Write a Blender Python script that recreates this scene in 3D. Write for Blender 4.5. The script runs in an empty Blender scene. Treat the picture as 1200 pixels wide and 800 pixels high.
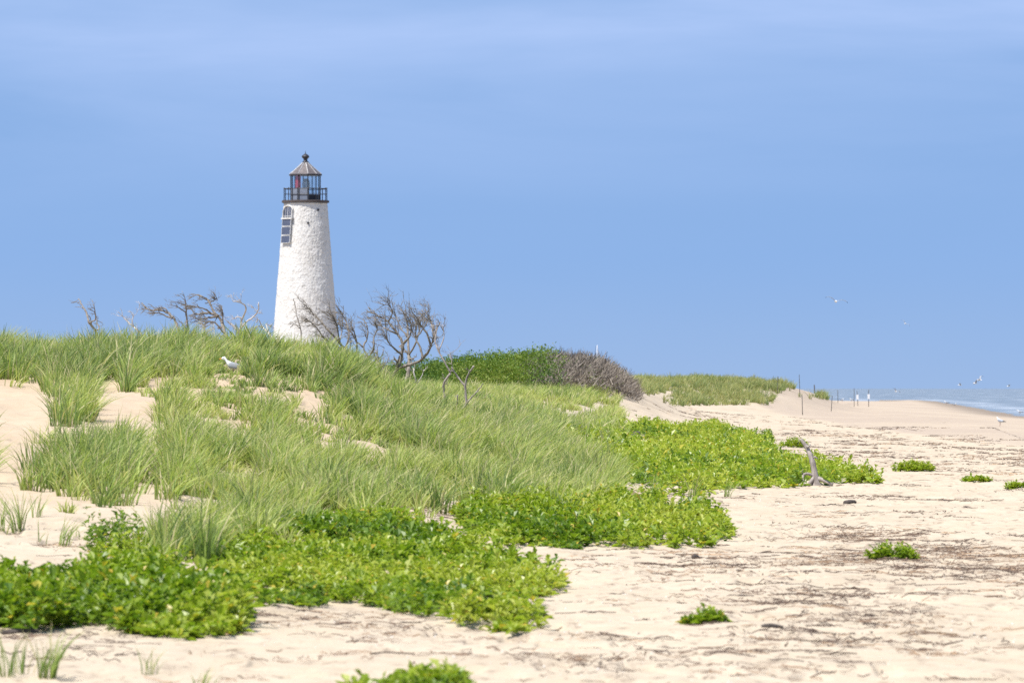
import bpy, math, random
import numpy as np
from mathutils import Vector, Quaternion

rng = np.random.default_rng(7)
random.seed(7)
R = math.radians
S = bpy.context.scene
COL = S.collection

# ---------------------------------------------------------------- camera model
F = 6667.0            # focal length in pixels of a 1200 px wide frame (200 mm lens)
CZ = 2.0              # eye height above the beach
HOR = 455.0           # row of the sea horizon
SEA = -0.7

def world(u, v, Y):
    return np.array([(u - 600.0) / F * Y, Y, CZ + (HOR - v) / F * Y])

# ---------------------------------------------------------------- noise
def hash2(ix, iy, seed):
    h = (ix.astype(np.int64) * 374761393 + iy.astype(np.int64) * 668265263 + seed * 974711) & 0xffffffff
    h = ((h ^ (h >> 13)) * 1274126177) & 0xffffffff
    h = (h ^ (h >> 16)) & 0xffffffff
    return h.astype(np.float64) / 4294967295.0

def vnoise(x, y, seed=0):
    ix = np.floor(x); iy = np.floor(y)
    fx = x - ix; fy = y - iy
    fx = fx * fx * fx * (fx * (fx * 6 - 15) + 10); fy = fy * fy * fy * (fy * (fy * 6 - 15) + 10)
    a = hash2(ix, iy, seed); b = hash2(ix + 1, iy, seed)
    c = hash2(ix, iy + 1, seed); d = hash2(ix + 1, iy + 1, seed)
    return (a * (1 - fx) + b * fx) * (1 - fy) + (c * (1 - fx) + d * fx) * fy

def fbm(x, y, seed=0, octv=4):
    s = 0; a = 0.5; t = 0
    for i in range(octv):
        s = s + a * vnoise(x * 2 ** i + 17.3 * i, y * 2 ** i - 9.1 * i, seed + i); t += a; a *= 0.5
    return s / t          # 0..1

def sstep(a, b, x):
    t = np.clip((x - a) / (b - a), 0, 1)
    return t * t * (3 - 2 * t)

# ---------------------------------------------------------------- terrain
LAND = np.array([(22, -150), (22, 0), (41, 280), (50, 562), (60, 720), (74, 947), (89, 1200), (99, 1440), (94, 1450),
                 (78, 1210), (64, 1010), (52, 1035), (0, 1100), (-300, 1000), (-420, 0), (-420, -150)], float)

def in_poly(px, py, poly):
    ins = np.zeros(np.shape(px), bool)
    n = len(poly)
    for i in range(n):
        x1, y1 = poly[i]; x2, y2 = poly[(i + 1) % n]
        if y1 == y2: continue
        c = ((y1 > py) != (y2 > py)) & (px < (x2 - x1) * (py - y1) / (y2 - y1) + x1)
        ins ^= c
    return ins

def poly_dist(px, py, poly):
    d = np.full(np.shape(px), 1e9)
    n = len(poly)
    for i in range(n):
        x1, y1 = poly[i]; x2, y2 = poly[(i + 1) % n]
        dx, dy = x2 - x1, y2 - y1
        t = np.clip(((px - x1) * dx + (py - y1) * dy) / (dx * dx + dy * dy), 0, 1)
        d = np.minimum(d, np.hypot(px - x1 - t * dx, py - y1 - t * dy))
    return d

def shore_d(X, Y):
    d = poly_dist(X, Y, LAND)
    return np.where(in_poly(X, Y, LAND), d, -d)

US = [-700, -250, 0, 150, 300, 400, 450, 500, 600, 700, 740, 800, 900, 940, 965, 1000, 1200]
YS = [20, 40, 55, 68, 80, 92, 104, 112, 120, 135, 160, 200, 240, 256, 275, 310, 350, 380, 400, 420, 450, 520, 700, 1000, 1600]
T = {
 -700: [0, .10, .25, .50, .90, 1.4, 2.0, 2.3, 2.5, 2.5, 2.4, 2.3, 2.3, 2.3, 2.3, 2.3, 2.2, 2.2, 2.2, 2.2, 2.2, 2.2, 1.5, .2, -1],
 -250: [0, .05, .15, .50, .95, 1.5, 2.2, 2.55, 2.65, 2.6, 2.4, 2.3, 2.3, 2.3, 2.3, 2.3, 2.2, 2.2, 2.2, 2.2, 2.2, 2.2, 1.5, .2, -1],
 0: [0, 0, .10, .45, .90, 1.45, 2.12, 2.54, 2.62, 2.5, 2.3, 2.2, 2.2, 2.2, 2.2, 2.2, 2.2, 2.2, 2.2, 2.2, 2.2, 2.2, 1.5, .2, -1],
 150: [0, 0, .10, .40, .85, 1.42, 2.12, 2.54, 2.62, 2.5, 2.3, 2.2, 2.2, 2.2, 2.2, 2.2, 2.2, 2.2, 2.2, 2.2, 2.2, 2.2, 1.5, .2, -1],
 300: [0, 0, .05, .30, .70, 1.25, 2.05, 2.66, 2.80, 2.6, 2.2, 2.2, 2.2, 2.2, 2.2, 2.2, 2.2, 2.2, 2.2, 2.2, 2.2, 2.2, 1.5, .2, -1],
 400: [0, 0, .02, .20, .50, 1.02, 1.92, 2.54, 2.62, 2.3, 1.8, 1.75, 1.8, 1.9, 2.2, 2.2, 2.2, 2.2, 2.2, 2.2, 2.2, 2.2, 1.5, .2, -1],
 450: [0, 0, 0, .17, .45, .90, 1.48, 1.78, 1.82, 1.66, 1.5, 1.55, 1.7, 1.85, 2.2, 2.3, 2.3, 2.3, 2.3, 2.2, 2.2, 2.2, 1.5, .2, -1],
 500: [0, 0, 0, .15, .36, .72, 1.12, 1.30, 1.34, 1.32, 1.32, 1.48, 1.72, 1.9, 2.3, 2.4, 2.4, 2.4, 2.4, 2.3, 2.2, 2.2, 1.5, .2, -1],
 600: [0, 0, 0, .08, .20, .40, .66, .78, .84, .88, .98, 1.28, 1.68, 1.9, 2.4, 2.5, 2.5, 2.5, 2.5, 2.4, 2.2, 2.2, 1.4, .2, -1],
 700: [0, 0, 0, .05, .10, .16, .28, .34, .38, .42, .50, .72, 1.32, 1.92, 2.2, 2.3, 2.4, 2.4, 2.4, 2.4, 2.2, 2.0, 1.2, .1, -1],
 740: [0, 0, 0, .05, .08, .11, .18, .22, .25, .28, .32, .46, .82, 1.72, 2.0, 2.1, 2.2, 2.3, 2.4, 2.4, 2.2, 1.9, 1.0, .1, -1],
 800:  [0, 0, 0, .04, .06, .09, .15, .20, .22, .25, .28, .36, .44, .48, .54, .66, .90, 1.40, 2.05, 2.55, 2.6, 1.6, .7, 0, -1],
 900:  [0, 0, 0, .03, .05, .07, .10, .13, .14, .15, .18, .22, .25, .27, .30, .35, .45, .72, 1.40, 2.3, 2.5, 1.4, .5, 0, -1],
 940: [0, 0, 0, .03, .04, .06, .08, .10, .10, .12, .14, .17, .20, .22, .24, .28, .33, .40, .75, 1.75, 2.2, 1.0, .3, 0, -1],
 965: [0, 0, 0, .02, .04, .05, .07, .08, .09, .10, .12, .15, .18, .20, .21, .23, .26, .28, .34, .60, 1.15, .8, .2, -.1, -1],
 1000: [0, 0, 0, .02, .04, .05, .06, .08, .09, .10, .12, .14, .16, .17, .18, .20, .22, .23, .24, .26, .30, .3, .1, -.2, -1],
 1200: [0, 0, 0, .02, .04, .05, .06, .07, .08, .09, .10, .11, .12, .12, .13, .14, .14, .14, .14, .14, .12, .1, 0, -.3, -1],
}
UF = np.arange(-900, 1500, 10.0)
LF = np.linspace(math.log(20), math.log(1600), 900)
G0 = np.array([[np.interp(l, np.log(YS), T[u]) for l in LF] for u in US])     # (columns, fine rows)
G = np.array([np.interp(UF, US, G0[:, j]) for j in range(len(LF))])            # (rows, fine columns)
def gblur(a, s, axis):
    k = np.exp(-0.5 * (np.arange(-3 * s, 3 * s + 1) / s) ** 2); k /= k.sum()
    p = [(0, 0), (0, 0)]; p[axis] = (3 * s, 3 * s)
    return np.apply_along_axis(lambda r: np.convolve(r, k, 'valid'), axis, np.pad(a, p, mode='edge'))
G = gblur(gblur(G, 4, 0), 2, 1)

def table(u, Y):
    fx = np.clip((u - UF[0]) / 10.0, 0, len(UF) - 1.001)
    fy = np.clip((np.log(np.maximum(Y, 20)) - LF[0]) / (LF[1] - LF[0]), 0, len(LF) - 1.001)
    ix = fx.astype(int); iy = fy.astype(int); fx = fx - ix; fy = fy - iy
    return (G[iy, ix] * (1 - fx) + G[iy, ix + 1] * fx) * (1 - fy) + (G[iy + 1, ix] * (1 - fx) + G[iy + 1, ix + 1] * fx) * fy

def uv_of(X, Y, Z):
    Yc = np.maximum(Y, 5.0)
    return 600 + F * X / Yc, HOR - F * (Z - CZ) / Yc

def height(X, Y):
    X = np.asarray(X, float); Y = np.asarray(Y, float)
    u = 600 + F * X / np.maximum(Y, 20)
    z = table(u, Y)
    dune = sstep(.12, .7, z)
    z = z + dune * (0.30 * (fbm(X / 4.2, Y / 6.0, 11, 3) - .5) + 0.12 * (fbm(X / 1.1, Y / 1.3, 12, 3) - .5))
    z = z + (1 - dune) * (0.10 * (fbm(X / 3.0, Y / 5.0, 13, 3) - .5))
    z = z + 0.085 * (fbm(X / .55, Y / .75, 14, 3) - .5) * sstep(600, 100, Y)
    z = z - .05 * sstep(.66, .84, vnoise(X / .30 + 7, Y / .42, 19)) * sstep(.42, .58, vnoise(X / 2.2, Y / 5.0, 20)) * sstep(200, 90, Y)
    d = shore_d(X, Y)
    zs = SEA + 0.04 * np.clip(d, -60, 17) + 0.42 * np.maximum(d - 17, 0) + .05 * (fbm(X / 6, Y / 14, 15, 2) - .5)
    h = np.clip(.5 + .5 * (zs - z) / .12, 0, 1)
    return zs * (1 - h) + z * h - .12 * h * (1 - h) * .5

def ground_at(u, v, y0=38.0, y1=900.0):
    """first point of the ground met by the line of sight through a photo pixel"""
    Y = np.exp(np.linspace(math.log(y0), math.log(y1), 6000))
    X = (u - 600) / F * Y
    gz = height(X, Y)
    rz = CZ + (HOR - v) / F * Y
    hit = np.nonzero(gz >= rz)[0]
    i = hit[0] if len(hit) else len(Y) - 1
    return np.array([X[i], Y[i], gz[i]])

def gz(x, y):
    return float(height(np.array([x]), np.array([y]))[0])

# ---------------------------------------------------------------- mesh helpers
def make_mesh(name, V, quads=None, tris=None, attrs=None, smooth=True, mat_index=None, vnormals=None):
    me = bpy.data.meshes.new(name)
    V = np.asarray(V, np.float32)
    me.vertices.add(len(V)); me.vertices.foreach_set('co', V.ravel())
    nq = 0 if quads is None else len(quads); nt = 0 if tris is None else len(tris)
    loops = np.concatenate(([np.asarray(quads, np.int32).ravel()] if nq else []) + ([np.asarray(tris, np.int32).ravel()] if nt else []))
    me.loops.add(len(loops)); me.loops.foreach_set('vertex_index', loops)
    starts = np.concatenate((np.arange(nq) * 4, nq * 4 + np.arange(nt) * 3)).astype(np.int32)
    me.polygons.add(nq + nt); me.polygons.foreach_set('loop_start', starts)
    if mat_index is not None: me.polygons.foreach_set('material_index', np.asarray(mat_index, np.int32))
    me.polygons.foreach_set('use_smooth', np.full(nq + nt, smooth, bool))
    for k, a in (attrs or {}).items():
        at = me.attributes.new(k, 'FLOAT', 'POINT'); at.data.foreach_set('value', np.asarray(a, np.float32).ravel())
    me.update(calc_edges=True)
    return me

def link(name, me, mats, parent=None, loc=None):
    o = bpy.data.objects.new(name, me); COL.objects.link(o)
    for m in (mats if isinstance(mats, (list, tuple)) else [mats]): me.materials.append(m)
    if parent is not None: o.parent = parent
    if loc is not None: o.location = loc
    return o

def tag(o, label=None, cat=None, group=None, kind=None):
    if label: o['label'] = label
    if cat: o['category'] = cat
    if group: o['group'] = group
    if kind: o['kind'] = kind
    return o

def empty(name, loc, rz=0.0):
    o = bpy.data.objects.new(name, None); COL.objects.link(o)
    o.location = loc; o.rotation_euler = (0, 0, rz); o.empty_display_size = .2
    return o

class MB:
    """collects simple solids into one mesh"""
    def __init__(s): s.V = []; s.Q = []; s.T = []; s.n = 0; s.mq = []; s.mt = []; s.m = 0
    def add(s, V, Q=(), T=()):
        s.V.append(np.asarray(V, float))
        s.Q += [tuple(i + s.n for i in q) for q in Q]; s.mq += [s.m] * len(Q)
        s.T += [tuple(i + s.n for i in t) for t in T]; s.mt += [s.m] * len(T)
        s.n += len(V)
    def box(s, c, size, rot=None):
        x, y, z = [d / 2 for d in size]
        V = np.array([(-x, -y, -z), (x, -y, -z), (x, y, -z), (-x, y, -z), (-x, -y, z), (x, -y, z), (x, y, z), (-x, y, z)])
        if rot is not None: V = np.array([rot @ Vector(v) for v in V])
        s.add(V + np.array(c), [(0, 3, 2, 1), (4, 5, 6, 7), (0, 1, 5, 4), (1, 2, 6, 5), (2, 3, 7, 6), (3, 0, 4, 7)])
    def tube(s, P, r, n=6, flat=None):
        P = np.asarray(P, float); k = len(P)
        r = np.broadcast_to(np.asarray(r, float), (k,))
        V = []; up = None
        for i in range(k):
            d = P[min(i + 1, k - 1)] - P[max(i - 1, 0)]; d = d / (np.linalg.norm(d) + 1e-12)
            if up is None:
                up = np.array([0, 0, 1.]) if abs(d[2]) < .9 else np.array([1., 0, 0])
            a = np.cross(d, up); a /= np.linalg.norm(a) + 1e-12; b = np.cross(a, d); up = b
            for j in range(n):
                t = 2 * math.pi * j / n
                V.append(P[i] + r[i] * (math.cos(t) * a + math.sin(t) * b * (flat or 1)))
        Q = [(i * n + j, i * n + (j + 1) % n, (i + 1) * n + (j + 1) % n, (i + 1) * n + j) for i in range(k - 1) for j in range(n)]
        V.append(P[0]); V.append(P[-1])
        Tt = [(k * n, (j + 1) % n, j) for j in range(n)] + [(k * n + 1, (k - 1) * n + j, (k - 1) * n + (j + 1) % n) for j in range(n)]
        s.add(V, Q, Tt)
    def lathe(s, prof, n=32, c=(0, 0, 0), ang0=0.0, close=True):
        V = []; k = len(prof)
        for r, z in prof:
            for j in range(n):
                t = ang0 + 2 * math.pi * j / n
                V.append((c[0] + r * math.cos(t), c[1] + r * math.sin(t), c[2] + z))
        Q = [(i * n + j, i * n + (j + 1) % n, (i + 1) * n + (j + 1) % n, (i + 1) * n + j) for i in range(k - 1) for j in range(n)]
        Tt = []
        if close:
            V.append((c[0], c[1], c[2] + prof[0][1])); V.append((c[0], c[1], c[2] + prof[-1][1]))
            Tt = [(k * n, (j + 1) % n, j) for j in range(n)] + [(k * n + 1, (k - 1) * n + j, (k - 1) * n + (j + 1) % n) for j in range(n)]
        s.add(V, Q, Tt)
    def loft(s, rings):
        k = len(rings); n = len(rings[0])
        V = [p for r in rings for p in r]
        Q = [(i * n + j, i * n + (j + 1) % n, (i + 1) * n + (j + 1) % n, (i + 1) * n + j) for i in range(k - 1) for j in range(n)]
        V.append(np.mean(rings[0], axis=0)); V.append(np.mean(rings[-1], axis=0))
        Tt = [(k * n, (j + 1) % n, j) for j in range(n)] + [(k * n + 1, (k - 1) * n + j, (k - 1) * n + (j + 1) % n) for j in range(n)]
        s.add(V, Q, Tt)
    def build(s, name, mats, parent=None, smooth=False, loc=None):
        me = make_mesh(name, np.concatenate(s.V), s.Q if s.Q else None, s.T if s.T else None, smooth=smooth, mat_index=s.mq + s.mt)
        return link(name, me, mats, parent, loc)

# ---------------------------------------------------------------- materials
def new_mat(name):
    m = bpy.data.materials.new(name); m.use_nodes = True
    nt = m.node_tree; nt.nodes.clear()
    out = nt.nodes.new('ShaderNodeOutputMaterial')
    return m, nt, out

def N(nt, kind, **kw):
    n = nt.nodes.new(kind)
    for k, v in kw.items():
        if k in n.inputs: n.inputs[k].default_value = v
        else: setattr(n, k, v)
    return n

def ramp(nt, fac, stops, interp='LINEAR'):
    r = nt.nodes.new('ShaderNodeValToRGB'); r.color_ramp.interpolation = interp
    e = r.color_ramp.elements
    while len(e) < len(stops): e.new(.5)
    for x, (p, c) in zip(e, stops):
        x.position = p; x.color = (*c, 1) if len(c) == 3 else c
    nt.links.new(fac, r.inputs[0]); return r

def math_n(nt, op, a, b=None, c=None, clamp=False):
    n = nt.nodes.new('ShaderNodeMath'); n.operation = op; n.use_clamp = clamp
    for i, x in enumerate((a, b, c)):
        if x is None: continue
        if isinstance(x, (int, float)): n.inputs[i].default_value = x
        else: nt.links.new(x, n.inputs[i])
    return n.outputs[0]

def mix_rgb(nt, fac, a, b, mode='MIX'):
    n = nt.nodes.new('ShaderNodeMix'); n.data_type = 'RGBA'; n.blend_type = mode
    for sock, x in ((n.inputs[0], fac), (n.inputs[6], a), (n.inputs[7], b)):
        if isinstance(x, (int, float)): sock.default_value = x
        elif isinstance(x, tuple): sock.default_value = (*x, 1) if len(x) == 3 else x
        else: nt.links.new(x, sock)
    return n.outputs[2]

def pos_vec(nt, scale):
    g = nt.nodes.new('ShaderNodeNewGeometry'); m = nt.nodes.new('ShaderNodeMapping')
    m.inputs['Scale'].default_value = scale
    nt.links.new(g.outputs['Position'], m.inputs[0]); return m.outputs[0]

def noise(nt, vec, scale, detail=4, rough=.55, dist=0.0):
    n = N(nt, 'ShaderNodeTexNoise', Scale=scale, Detail=detail, Roughness=rough, Distortion=dist)
    if vec is not None: nt.links.new(vec, n.inputs['Vector'])
    return n.outputs['Fac']

def attr(nt, name):
    a = nt.nodes.new('ShaderNodeAttribute'); a.attribute_name = name; return a.outputs['Fac']

def bump(nt, h, strength, dist):
    b = N(nt, 'ShaderNodeBump', Strength=strength, Distance=dist); nt.links.new(h, b.inputs['Height']); return b.outputs[0]

def leaf_mat(name, stops, tip=None, trans=.35, rough=.55, spec=.25):
    m, nt, out = new_mat(name)
    c = ramp(nt, attr(nt, 'tone'), stops).outputs[0]
    if tip is not None:
        c = mix_rgb(nt, math_n(nt, 'MULTIPLY', attr(nt, 'along'), tip[1]), c, tip[0])
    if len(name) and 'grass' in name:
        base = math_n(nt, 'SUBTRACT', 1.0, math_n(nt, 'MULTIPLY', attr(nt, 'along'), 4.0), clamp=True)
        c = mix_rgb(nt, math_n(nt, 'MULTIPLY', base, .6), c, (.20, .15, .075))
    p = N(nt, 'ShaderNodeBsdfPrincipled', Roughness=rough); p.inputs['Specular IOR Level'].default_value = spec
    nt.links.new(c, p.inputs['Base Color'])
    t = N(nt, 'ShaderNodeBsdfTranslucent')
    tc = mix_rgb(nt, 1.0, c, (1.0, 1.15, .55), 'MULTIPLY'); nt.links.new(tc, t.inputs[0])
    mx = N(nt, 'ShaderNodeMixShader', Fac=trans)
    nt.links.new(p.outputs[0], mx.inputs[1]); nt.links.new(t.outputs[0], mx.inputs[2]); nt.links.new(mx.outputs[0], out.inputs[0])
    return m

def plain(name, col, rough=.6, spec=.3, metal=0.0, var=.15, scale=6.0, bmp=0.0):
    m, nt, out = new_mat(name)
    v = pos_vec(nt, (1, 1, 1)); n = noise(nt, v, scale, 5, .6)
    lo = tuple(c * (1 - var) for c in col); hi = tuple(min(1, c * (1 + var)) for c in col)
    c = ramp(nt, n, [(.3, lo), (.7, hi)]).outputs[0]
    p = N(nt, 'ShaderNodeBsdfPrincipled', Roughness=rough, Metallic=metal); p.inputs['Specular IOR Level'].default_value = spec
    nt.links.new(c, p.inputs['Base Color'])
    if bmp: nt.links.new(bump(nt, n, .6, bmp), p.inputs['Normal'])
    nt.links.new(p.outputs[0], out.inputs[0])
    return m

def sand_material():
    m, nt, out = new_mat('sand')
    v = pos_vec(nt, (1, 1, 1))
    big = noise(nt, v, .35, 4, .6); mid = noise(nt, v, 2.3, 5, .62); fine = noise(nt, v, 38, 3, .7)
    c = ramp(nt, big, [(.3, (0.385, 0.313, 0.220)), (.55, (0.433, 0.358, 0.258)), (.75, (0.462, 0.388, 0.285))]).outputs[0]
    c = mix_rgb(nt, ramp(nt, mid, [(.35, (0, 0, 0)), (.62, (0.427, 0.438, 0.438))]).outputs[0], c, (0.488, 0.416, 0.326))
    # fine dark litter, crushed weed and shell grit lying in loose drifts along the beach
    lit = noise(nt, pos_vec(nt, (1.6, .55, 1)), 1.5, 6, .68, .6)
    lit2 = noise(nt, pos_vec(nt, (5, 2.4, 3)), 1.4, 4, .7)
    drift = ramp(nt, lit, [(.46, (0, 0, 0)), (.62, (1, 1, 1))]).outputs[0]
    grit = ramp(nt, lit2, [(.50, (0, 0, 0)), (.62, (1, 1, 1))]).outputs[0]
    w = math_n(nt, 'MULTIPLY', math_n(nt, 'MULTIPLY', drift, grit), attr(nt, 'litter'))
    c = mix_rgb(nt, math_n(nt, 'MULTIPLY', w, .8), c, (0.163, 0.118, 0.086))
    c = mix_rgb(nt, math_n(nt, 'MULTIPLY', ramp(nt, fine, [(.58, (0, 0, 0)), (.74, (1, 1, 1))]).outputs[0], .25), c, (0.244, 0.187, 0.139))
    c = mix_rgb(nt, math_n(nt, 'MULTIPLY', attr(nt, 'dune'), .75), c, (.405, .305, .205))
    c = mix_rgb(nt, math_n(nt, 'MULTIPLY', attr(nt, 'damp'), .85), c, (0.342, 0.276, 0.215))
    c = mix_rgb(nt, attr(nt, 'wet'), c, (0.171, 0.139, 0.110))
    p = N(nt, 'ShaderNodeBsdfPrincipled', Roughness=.95); p.inputs['Specular IOR Level'].default_value = .08
    nt.links.new(c, p.inputs['Base Color'])
    hgt = math_n(nt, 'ADD', math_n(nt, 'MULTIPLY', mid, 1.0), math_n(nt, 'MULTIPLY', fine, .25))
    nt.links.new(bump(nt, hgt, .55, .05), p.inputs['Normal'])
    nt.links.new(p.outputs[0], out.inputs[0])
    return m

def water_material():
    m, nt, out = new_mat('sea_water')
    p = N(nt, 'ShaderNodeBsdfPrincipled', Roughness=.22, IOR=1.33)
    wv = pos_vec(nt, (.03, .012, 1)); w1 = noise(nt, wv, 3.0, 6, .6, .3)
    n2 = noise(nt, pos_vec(nt, (.045, .012, 1)), 2.2, 5, .65)
    base = ramp(nt, n2, [(.35, (.12, .14, .14)), (.65, (.18, .20, .19))]).outputs[0]
    caps = ramp(nt, noise(nt, pos_vec(nt, (.06, .010, 1)), 1.6, 4, .55), [(.58, (0, 0, 0)), (.70, (1, 1, 1))]).outputs[0]
    f = math_n(nt, 'MAXIMUM', math_n(nt, 'MULTIPLY', caps, .6), attr(nt, 'foam'))
    c = mix_rgb(nt, f, base, (.78, .80, .80)); nt.links.new(c, p.inputs['Base Color'])
    nt.links.new(bump(nt, w1, 1.0, 3.0), p.inputs['Normal'])
    nt.links.new(p.outputs[0], out.inputs[0]); return m

def whitewash_material():
    m, nt, out = new_mat('whitewashed_rubble')
    v = pos_vec(nt, (1, 1, 1))
    st = noise(nt, v, 2.2, 6, .70, .5); fine = noise(nt, v, 14, 4, .65); big = noise(nt, v, .5, 3, .5)
    c = ramp(nt, big, [(.3, (0.520, 0.500, 0.464)), (.7, (0.571, 0.561, 0.533))]).outputs[0]
    c = mix_rgb(nt, ramp(nt, st, [(.575, (0, 0, 0)), (.65, (0.541, 0.535, 0.522))]).outputs[0], c, (0.245, 0.229, 0.202))
    c = mix_rgb(nt, math_n(nt, 'MULTIPLY', ramp(nt, attr(nt, 'joint'), [(.0, (1, 1, 1)), (.12, (0, 0, 0))]).outputs[0],
                           ramp(nt, noise(nt, v, 1.1, 4, .6), [(.45, (0, 0, 0)), (.62, (0.578, 0.571, 0.558))]).outputs[0]), c, (0.260, 0.243, 0.216))
    p = N(nt, 'ShaderNodeBsdfPrincipled', Roughness=.85); p.inputs['Specular IOR Level'].default_value = .15
    nt.links.new(c, p.inputs['Base Color']); nt.links.new(bump(nt, fine, .7, .05), p.inputs['Normal'])
    nt.links.new(p.outputs[0], out.inputs[0]); return m

def glass_material():
    m, nt, out = new_mat('lantern_glass')
    t = N(nt, 'ShaderNodeBsdfTransparent'); t.inputs[0].default_value = (.93, .95, .96, 1)
    g = N(nt, 'ShaderNodeBsdfGlossy', Roughness=.06)
    
    mx = nt.nodes.new('ShaderNodeMixShader'); mx.inputs[0].default_value = .07
    nt.links.new(t.outputs[0], mx.inputs[1]); nt.links.new(g.outputs[0], mx.inputs[2]); nt.links.new(mx.outputs[0], out.inputs[0])
    return m

def wood_material(name, stops):
    m, nt, out = new_mat(name)
    n = noise(nt, pos_vec(nt, (6, 6, 1.4)), 2.2, 6, .65)
    c = ramp(nt, n, stops).outputs[0]
    p = N(nt, 'ShaderNodeBsdfPrincipled', Roughness=.85); p.inputs['Specular IOR Level'].default_value = .2
    nt.links.new(c, p.inputs['Base Color']); nt.links.new(bump(nt, n, .8, .03), p.inputs['Normal'])
    nt.links.new(p.outputs[0], out.inputs[0]); return m

M = {
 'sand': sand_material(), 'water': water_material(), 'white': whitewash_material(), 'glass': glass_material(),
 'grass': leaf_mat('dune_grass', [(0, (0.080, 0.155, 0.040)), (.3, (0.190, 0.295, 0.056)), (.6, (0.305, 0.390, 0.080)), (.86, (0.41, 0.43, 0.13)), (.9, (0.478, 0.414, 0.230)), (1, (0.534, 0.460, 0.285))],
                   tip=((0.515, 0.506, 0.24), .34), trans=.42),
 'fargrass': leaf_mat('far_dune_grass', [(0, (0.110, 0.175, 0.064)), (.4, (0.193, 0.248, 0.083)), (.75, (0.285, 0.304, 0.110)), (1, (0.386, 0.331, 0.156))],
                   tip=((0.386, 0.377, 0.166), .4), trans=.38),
 'cover': leaf_mat('cover_leaf', [(0, (0.090, 0.167, 0.018)), (.3, (0.171, 0.257, 0.020)), (.6, (0.270, 0.347, 0.027)), (.92, (0.378, 0.414, 0.063)), (.96, (0.468, 0.405, 0.054)), (1, (0.495, 0.360, 0.045))], trans=.44, rough=.4, spec=.45),
 'hedge': leaf_mat('thicket_leaf', [(0, (0.036, 0.086, 0.016)), (.5, (0.099, 0.167, 0.023)), (.85, (0.180, 0.243, 0.036)), (1, (0.243, 0.252, 0.072))], trans=.3),
 'grey_twig': leaf_mat('bare_twig', [(0, (.11, .092, .076)), (.5, (.21, .178, .145)), (1, (.32, .28, .23))], trans=0.0, rough=.9, spec=.1),
 'wrack': leaf_mat('dry_seaweed', [(0, (.055, .038, .030)), (.5, (.13, .088, .064)), (.8, (.23, .15, .095)), (1, (.38, .26, .16))], trans=.08, rough=.7, spec=.2),
 'dead': wood_material('weathered_dead_wood', [(.25, (.085, .07, .056)), (.5, (.19, .165, .135)), (.75, (.36, .32, .275))]),
 'bleached': wood_material('sun_bleached_wood', [(.25, (.25, .22, .20)), (.5, (.42, .38, .345)), (.75, (.58, .54, .50))]),
 'stump': wood_material('driftwood_grey', [(.25, (.14, .115, .10)), (.5, (.29, .25, .22)), (.75, (.45, .40, .36))]),
 'charred': wood_material('dark_driftwood', [(.25, (.03, .026, .024)), (.5, (.07, .058, .05)), (.75, (.14, .12, .105))]),
 'iron': plain('black_iron', (0.023, 0.023, 0.028), .5, .4),
 'deck': plain('gallery_iron', (0.062, 0.050, 0.046), .7, .3, var=.4),
 'roof': plain('weathered_roof_metal', (.125, .108, .104), .5, .5, .3, .35, 2.5),
 'rib': plain('pale_roof_seam', (0.415, 0.407, 0.398), .4, .5, .3),
 'red': plain('red_glass_screen', (0.349, 0.042, 0.050), .35, .4),
 'murette': plain('lantern_base_panel', (0.166, 0.187, 0.232), .5, .4),
 'solar': plain('blue_panel', (0.062, 0.071, 0.104), .3, .5, var=.3),
 'frame': plain('white_frame', (0.46, 0.46, 0.45), .6),
 'lens': plain('lens_glass', (0.515, 0.564, 0.564), .12, .8, var=.1),
 'dark': plain('dark_room', (0.042, 0.042, 0.046), .8),
 'post': plain('dark_stake', (0.075, 0.072, 0.070), .7, .3, var=.3),
 'sign': plain('white_board', (0.647, 0.647, 0.647), .6, var=.04),
 'gull_white': plain('white_feathers', (0.647, 0.647, 0.631), .8, .1, var=.05),
 'gull_grey': plain('grey_feathers', (0.282, 0.299, 0.324), .8, .1, var=.1),
 'gull_black': plain('black_feathers', (0.025, 0.025, 0.027), .8, .1),
 'beak': plain('yellow_beak', (0.539, 0.315, 0.050), .5),
 'legs': plain('pink_legs', (0.398, 0.249, 0.207), .6),
 'shell': plain('broken_shell', (0.481, 0.440, 0.390), .5, .3, var=.15, scale=20),
}

# ---------------------------------------------------------------- setting: sand, sea
def damp_edge(Y):
    return 16.3 + 1.1 * (fbm(Y / 30.0, Y * 0 + .5, 31, 3) - .5) * 2

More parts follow.
